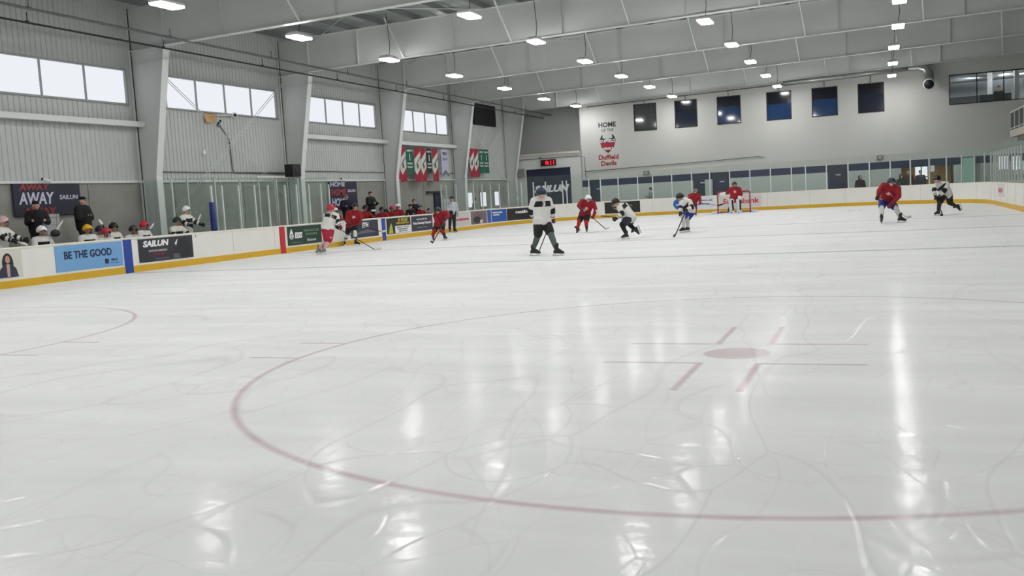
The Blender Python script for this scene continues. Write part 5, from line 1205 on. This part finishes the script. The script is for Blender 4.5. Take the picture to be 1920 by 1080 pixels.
q = MB(); p = at_x(104, 437, -13.3); q.sphere(p, .13, BG, 12, (.7, 1.2, .8)); q.build('spare_glove', None, 'big black glove resting on the away boards before the chart', 'glove')
# adults
BC = mat('black coat cloth', (16, 16, 19), .85); DG_ = mat('dark olive coat cloth', (26, 30, 24), .85); NV = mat('navy jacket cloth', (26, 28, 52), .85); GT = mat('grey green sweater cloth', (126, 140, 134), .85); HB = mat('brown black hair', (34, 28, 26), .7); HG = mat('dark hair', (22, 20, 22), .7)
def adult(label, px, py, X, fz, faced, top, hair=HG, cap=None, arms='down', pitch=0, hood=False, loose=1.1, s=1.0, Y=None, lean=0):
    h = at_x(px, py, X) if Y is None else at_y(px, py, Y)
    H = (h.z-fz)/.945/1.0; H = max(1.45, min(1.95, H)); fz2 = h.z-H*.93
    J = stand(h.x, h.y, fz, H, faced, arms, lean); d = h-J['head']
    for k in J:
        if k[:2] in ('an', 'to'): J[k] = J[k]+Vector((d.x, d.y, 0))
        elif k[:2] == 'kn': J[k] = J[k]+Vector((d.x, d.y, d.z*.5))
        else: J[k] = J[k]+d
    return civ(label, J, top, BP, hair, faced, pitch, cap, loose=loose, s=s, hood=hood), J
adult('person in black hooded coat and black cap before the AWAY sign', 67, 386, -14.72, .48, -35, BC, None, BC, 'front', -20, loose=1.4, s=1.04)
adult('person in black jacket and cap looking right beside the AWAY sign', 155, 377, -14.72, .48, 10, BC, None, BC, 'cross', loose=1.45, s=1.04)
adult('person in navy jacket and grey cap before the HOME sign', 649, 370, -14.72, .48, -40, NV, None, mat('grey knit', (110, 110, 124), .9), 'front', -10, loose=1.3)
adult('person in dark olive coat standing tall behind the home bench', 695, 364, -14.72, .48, -10, DG_, HB, None, 'front', loose=1.4)
q = MB(); c0, c1 = at_x(79, 401, -14.75), at_x(113, 446, -14.6)
q.add([at_x(79, 402, -14.75), at_x(111, 402, -14.75), at_x(114, 438, -14.6), at_x(82, 438, -14.6)], [(0, 1, 2, 3)], mat('pale grey chart', (150, 150, 152), .6)); q.build('tmp')
bpy.data.objects.remove(bpy.data.objects['tmp'])
e = empty('tactics_board', c1, 'pale grey ice hockey tactics board held in front of the black coated person', 'board')
q = MB(); a_, b2, c_, d_ = [at_x(*p, X) for p, X in (((79, 402), -14.55), ((111, 401), -14.55), ((114, 440), -14.45), ((82, 440), -14.45))]
n_ = Vector((.015, 0, 0)); q.add([a_, b2, c_, d_, a_-n_, b2-n_, c_-n_, d_-n_], [(3, 2, 1, 0), (4, 5, 6, 7), (0, 1, 5, 4), (1, 2, 6, 5), (2, 3, 7, 6), (3, 0, 4, 7)], mat('pale grey chart', (158, 158, 160), .6)); q.build('panel', e)
q = MB()
for t in (.2, .8): q.bar(a_.lerp(b2, t)+n_*.4, d_.lerp(c_, t)+n_*.4, .01, .004, M_pipe)
q.bar(a_.lerp(d_, .15)+n_*.4, b2.lerp(c_, .15)+n_*.4, .02, .004, M_dark); q.bar(a_.lerp(d_, .5)+n_*.4, b2.lerp(c_, .5)+n_*.4, .01, .004, M_pipe); q.build('drawing', e)
# home bench
HBN = [(628, 396, -13.5, WH, 'person in red jersey and white helmet at the near end of the home bench'), (685, 391, -13.4, BH_, 'person in red jersey and black helmet leaning on the home boards'), (716, 394, -13.5, BH_, 'person in red jersey and black helmet on the home bench right of the olive coat'),
       (724, 398, -13.9, BH_, 'person in black helmet half hidden on the home bench'), (735, 392, -13.6, RH, 'person in red jersey and red helmet on the home bench'), (746, 388, -13.5, WH, 'person in red jersey and white helmet at the far end of the home bench')]
for px, py, X, hm, lab in HBN: bench_player(lab, px, py, X, -30 if px < 700 else -60, 'r', hm, 'cage', px in (716, 724, 735), gl=(BG, RG), lean=.35, arms='rail' if px == 685 else 'front')
stick(at_x(688, 397, -13.3), at_x(696, 395, -13.2), at_x(704, 394.5, -13.2), SHB, BLW, 'white stick blade raised beside the olive coat on the home bench')
adult('person in dark coat and dark cap seated low beside the dark jacketed adult', 769, 388, -14.2, .18, -60, DG_, None, HG, 'front', loose=1.0)
adult('person in dark jacket with black hair standing beyond the home bench', 776, 378, -14.8, .18, -50, NV, HG, None, 'front')
adult('person in red top with dark hair sitting beyond the home bench', 789, 390, -14.2, .0, -60, RJ, HG, None, 'front', loose=1.0)
adult('person in dark coat seated last beyond the home bench', 804, 395, -14.2, .0, -60, BC, HG, None, 'front', loose=1.0)
adult('person in grey green sweater near the bright low windows', 889, 374, -14.2, .0, 200, GT, HG, None, 'down')
# behind the end boards
def endp(label, px, py, top, hair=HG, cap=None, Y=30.2, **k):
    return adult(label, px, py, None, 0, k.pop('faced', -70), top, hair, cap, Y=Y, **k)
endp('person in pale grey top pointing behind the end glass', 1219, 355, GT, HG, arms='front', faced=190)
endp('person in black hooded coat behind the end glass right of the navy door', 1613, 333, BC, None, hood=True, Y=30.0)
endp('person in dark olive coat behind the end glass next to the red player', 1690, 331, DG_, HB, Y=30.1, hood=True)
endp('person in brown coat by the bright window behind the end glass', 1703, 322, mat('brown coat cloth', (60, 44, 34), .85), HB, Y=30.5)
endp('person in dark coat in front of the bright window behind the end glass', 1726, 323, mat('plum coat cloth', (44, 34, 44), .85), HB, Y=30.4)
J = adult('person seen dark through the upstairs viewing window', 1873, 165, None, 4.6, -90, mat('shaded grey coat', (52, 56, 58), .85), HG, None, Y=32.2)
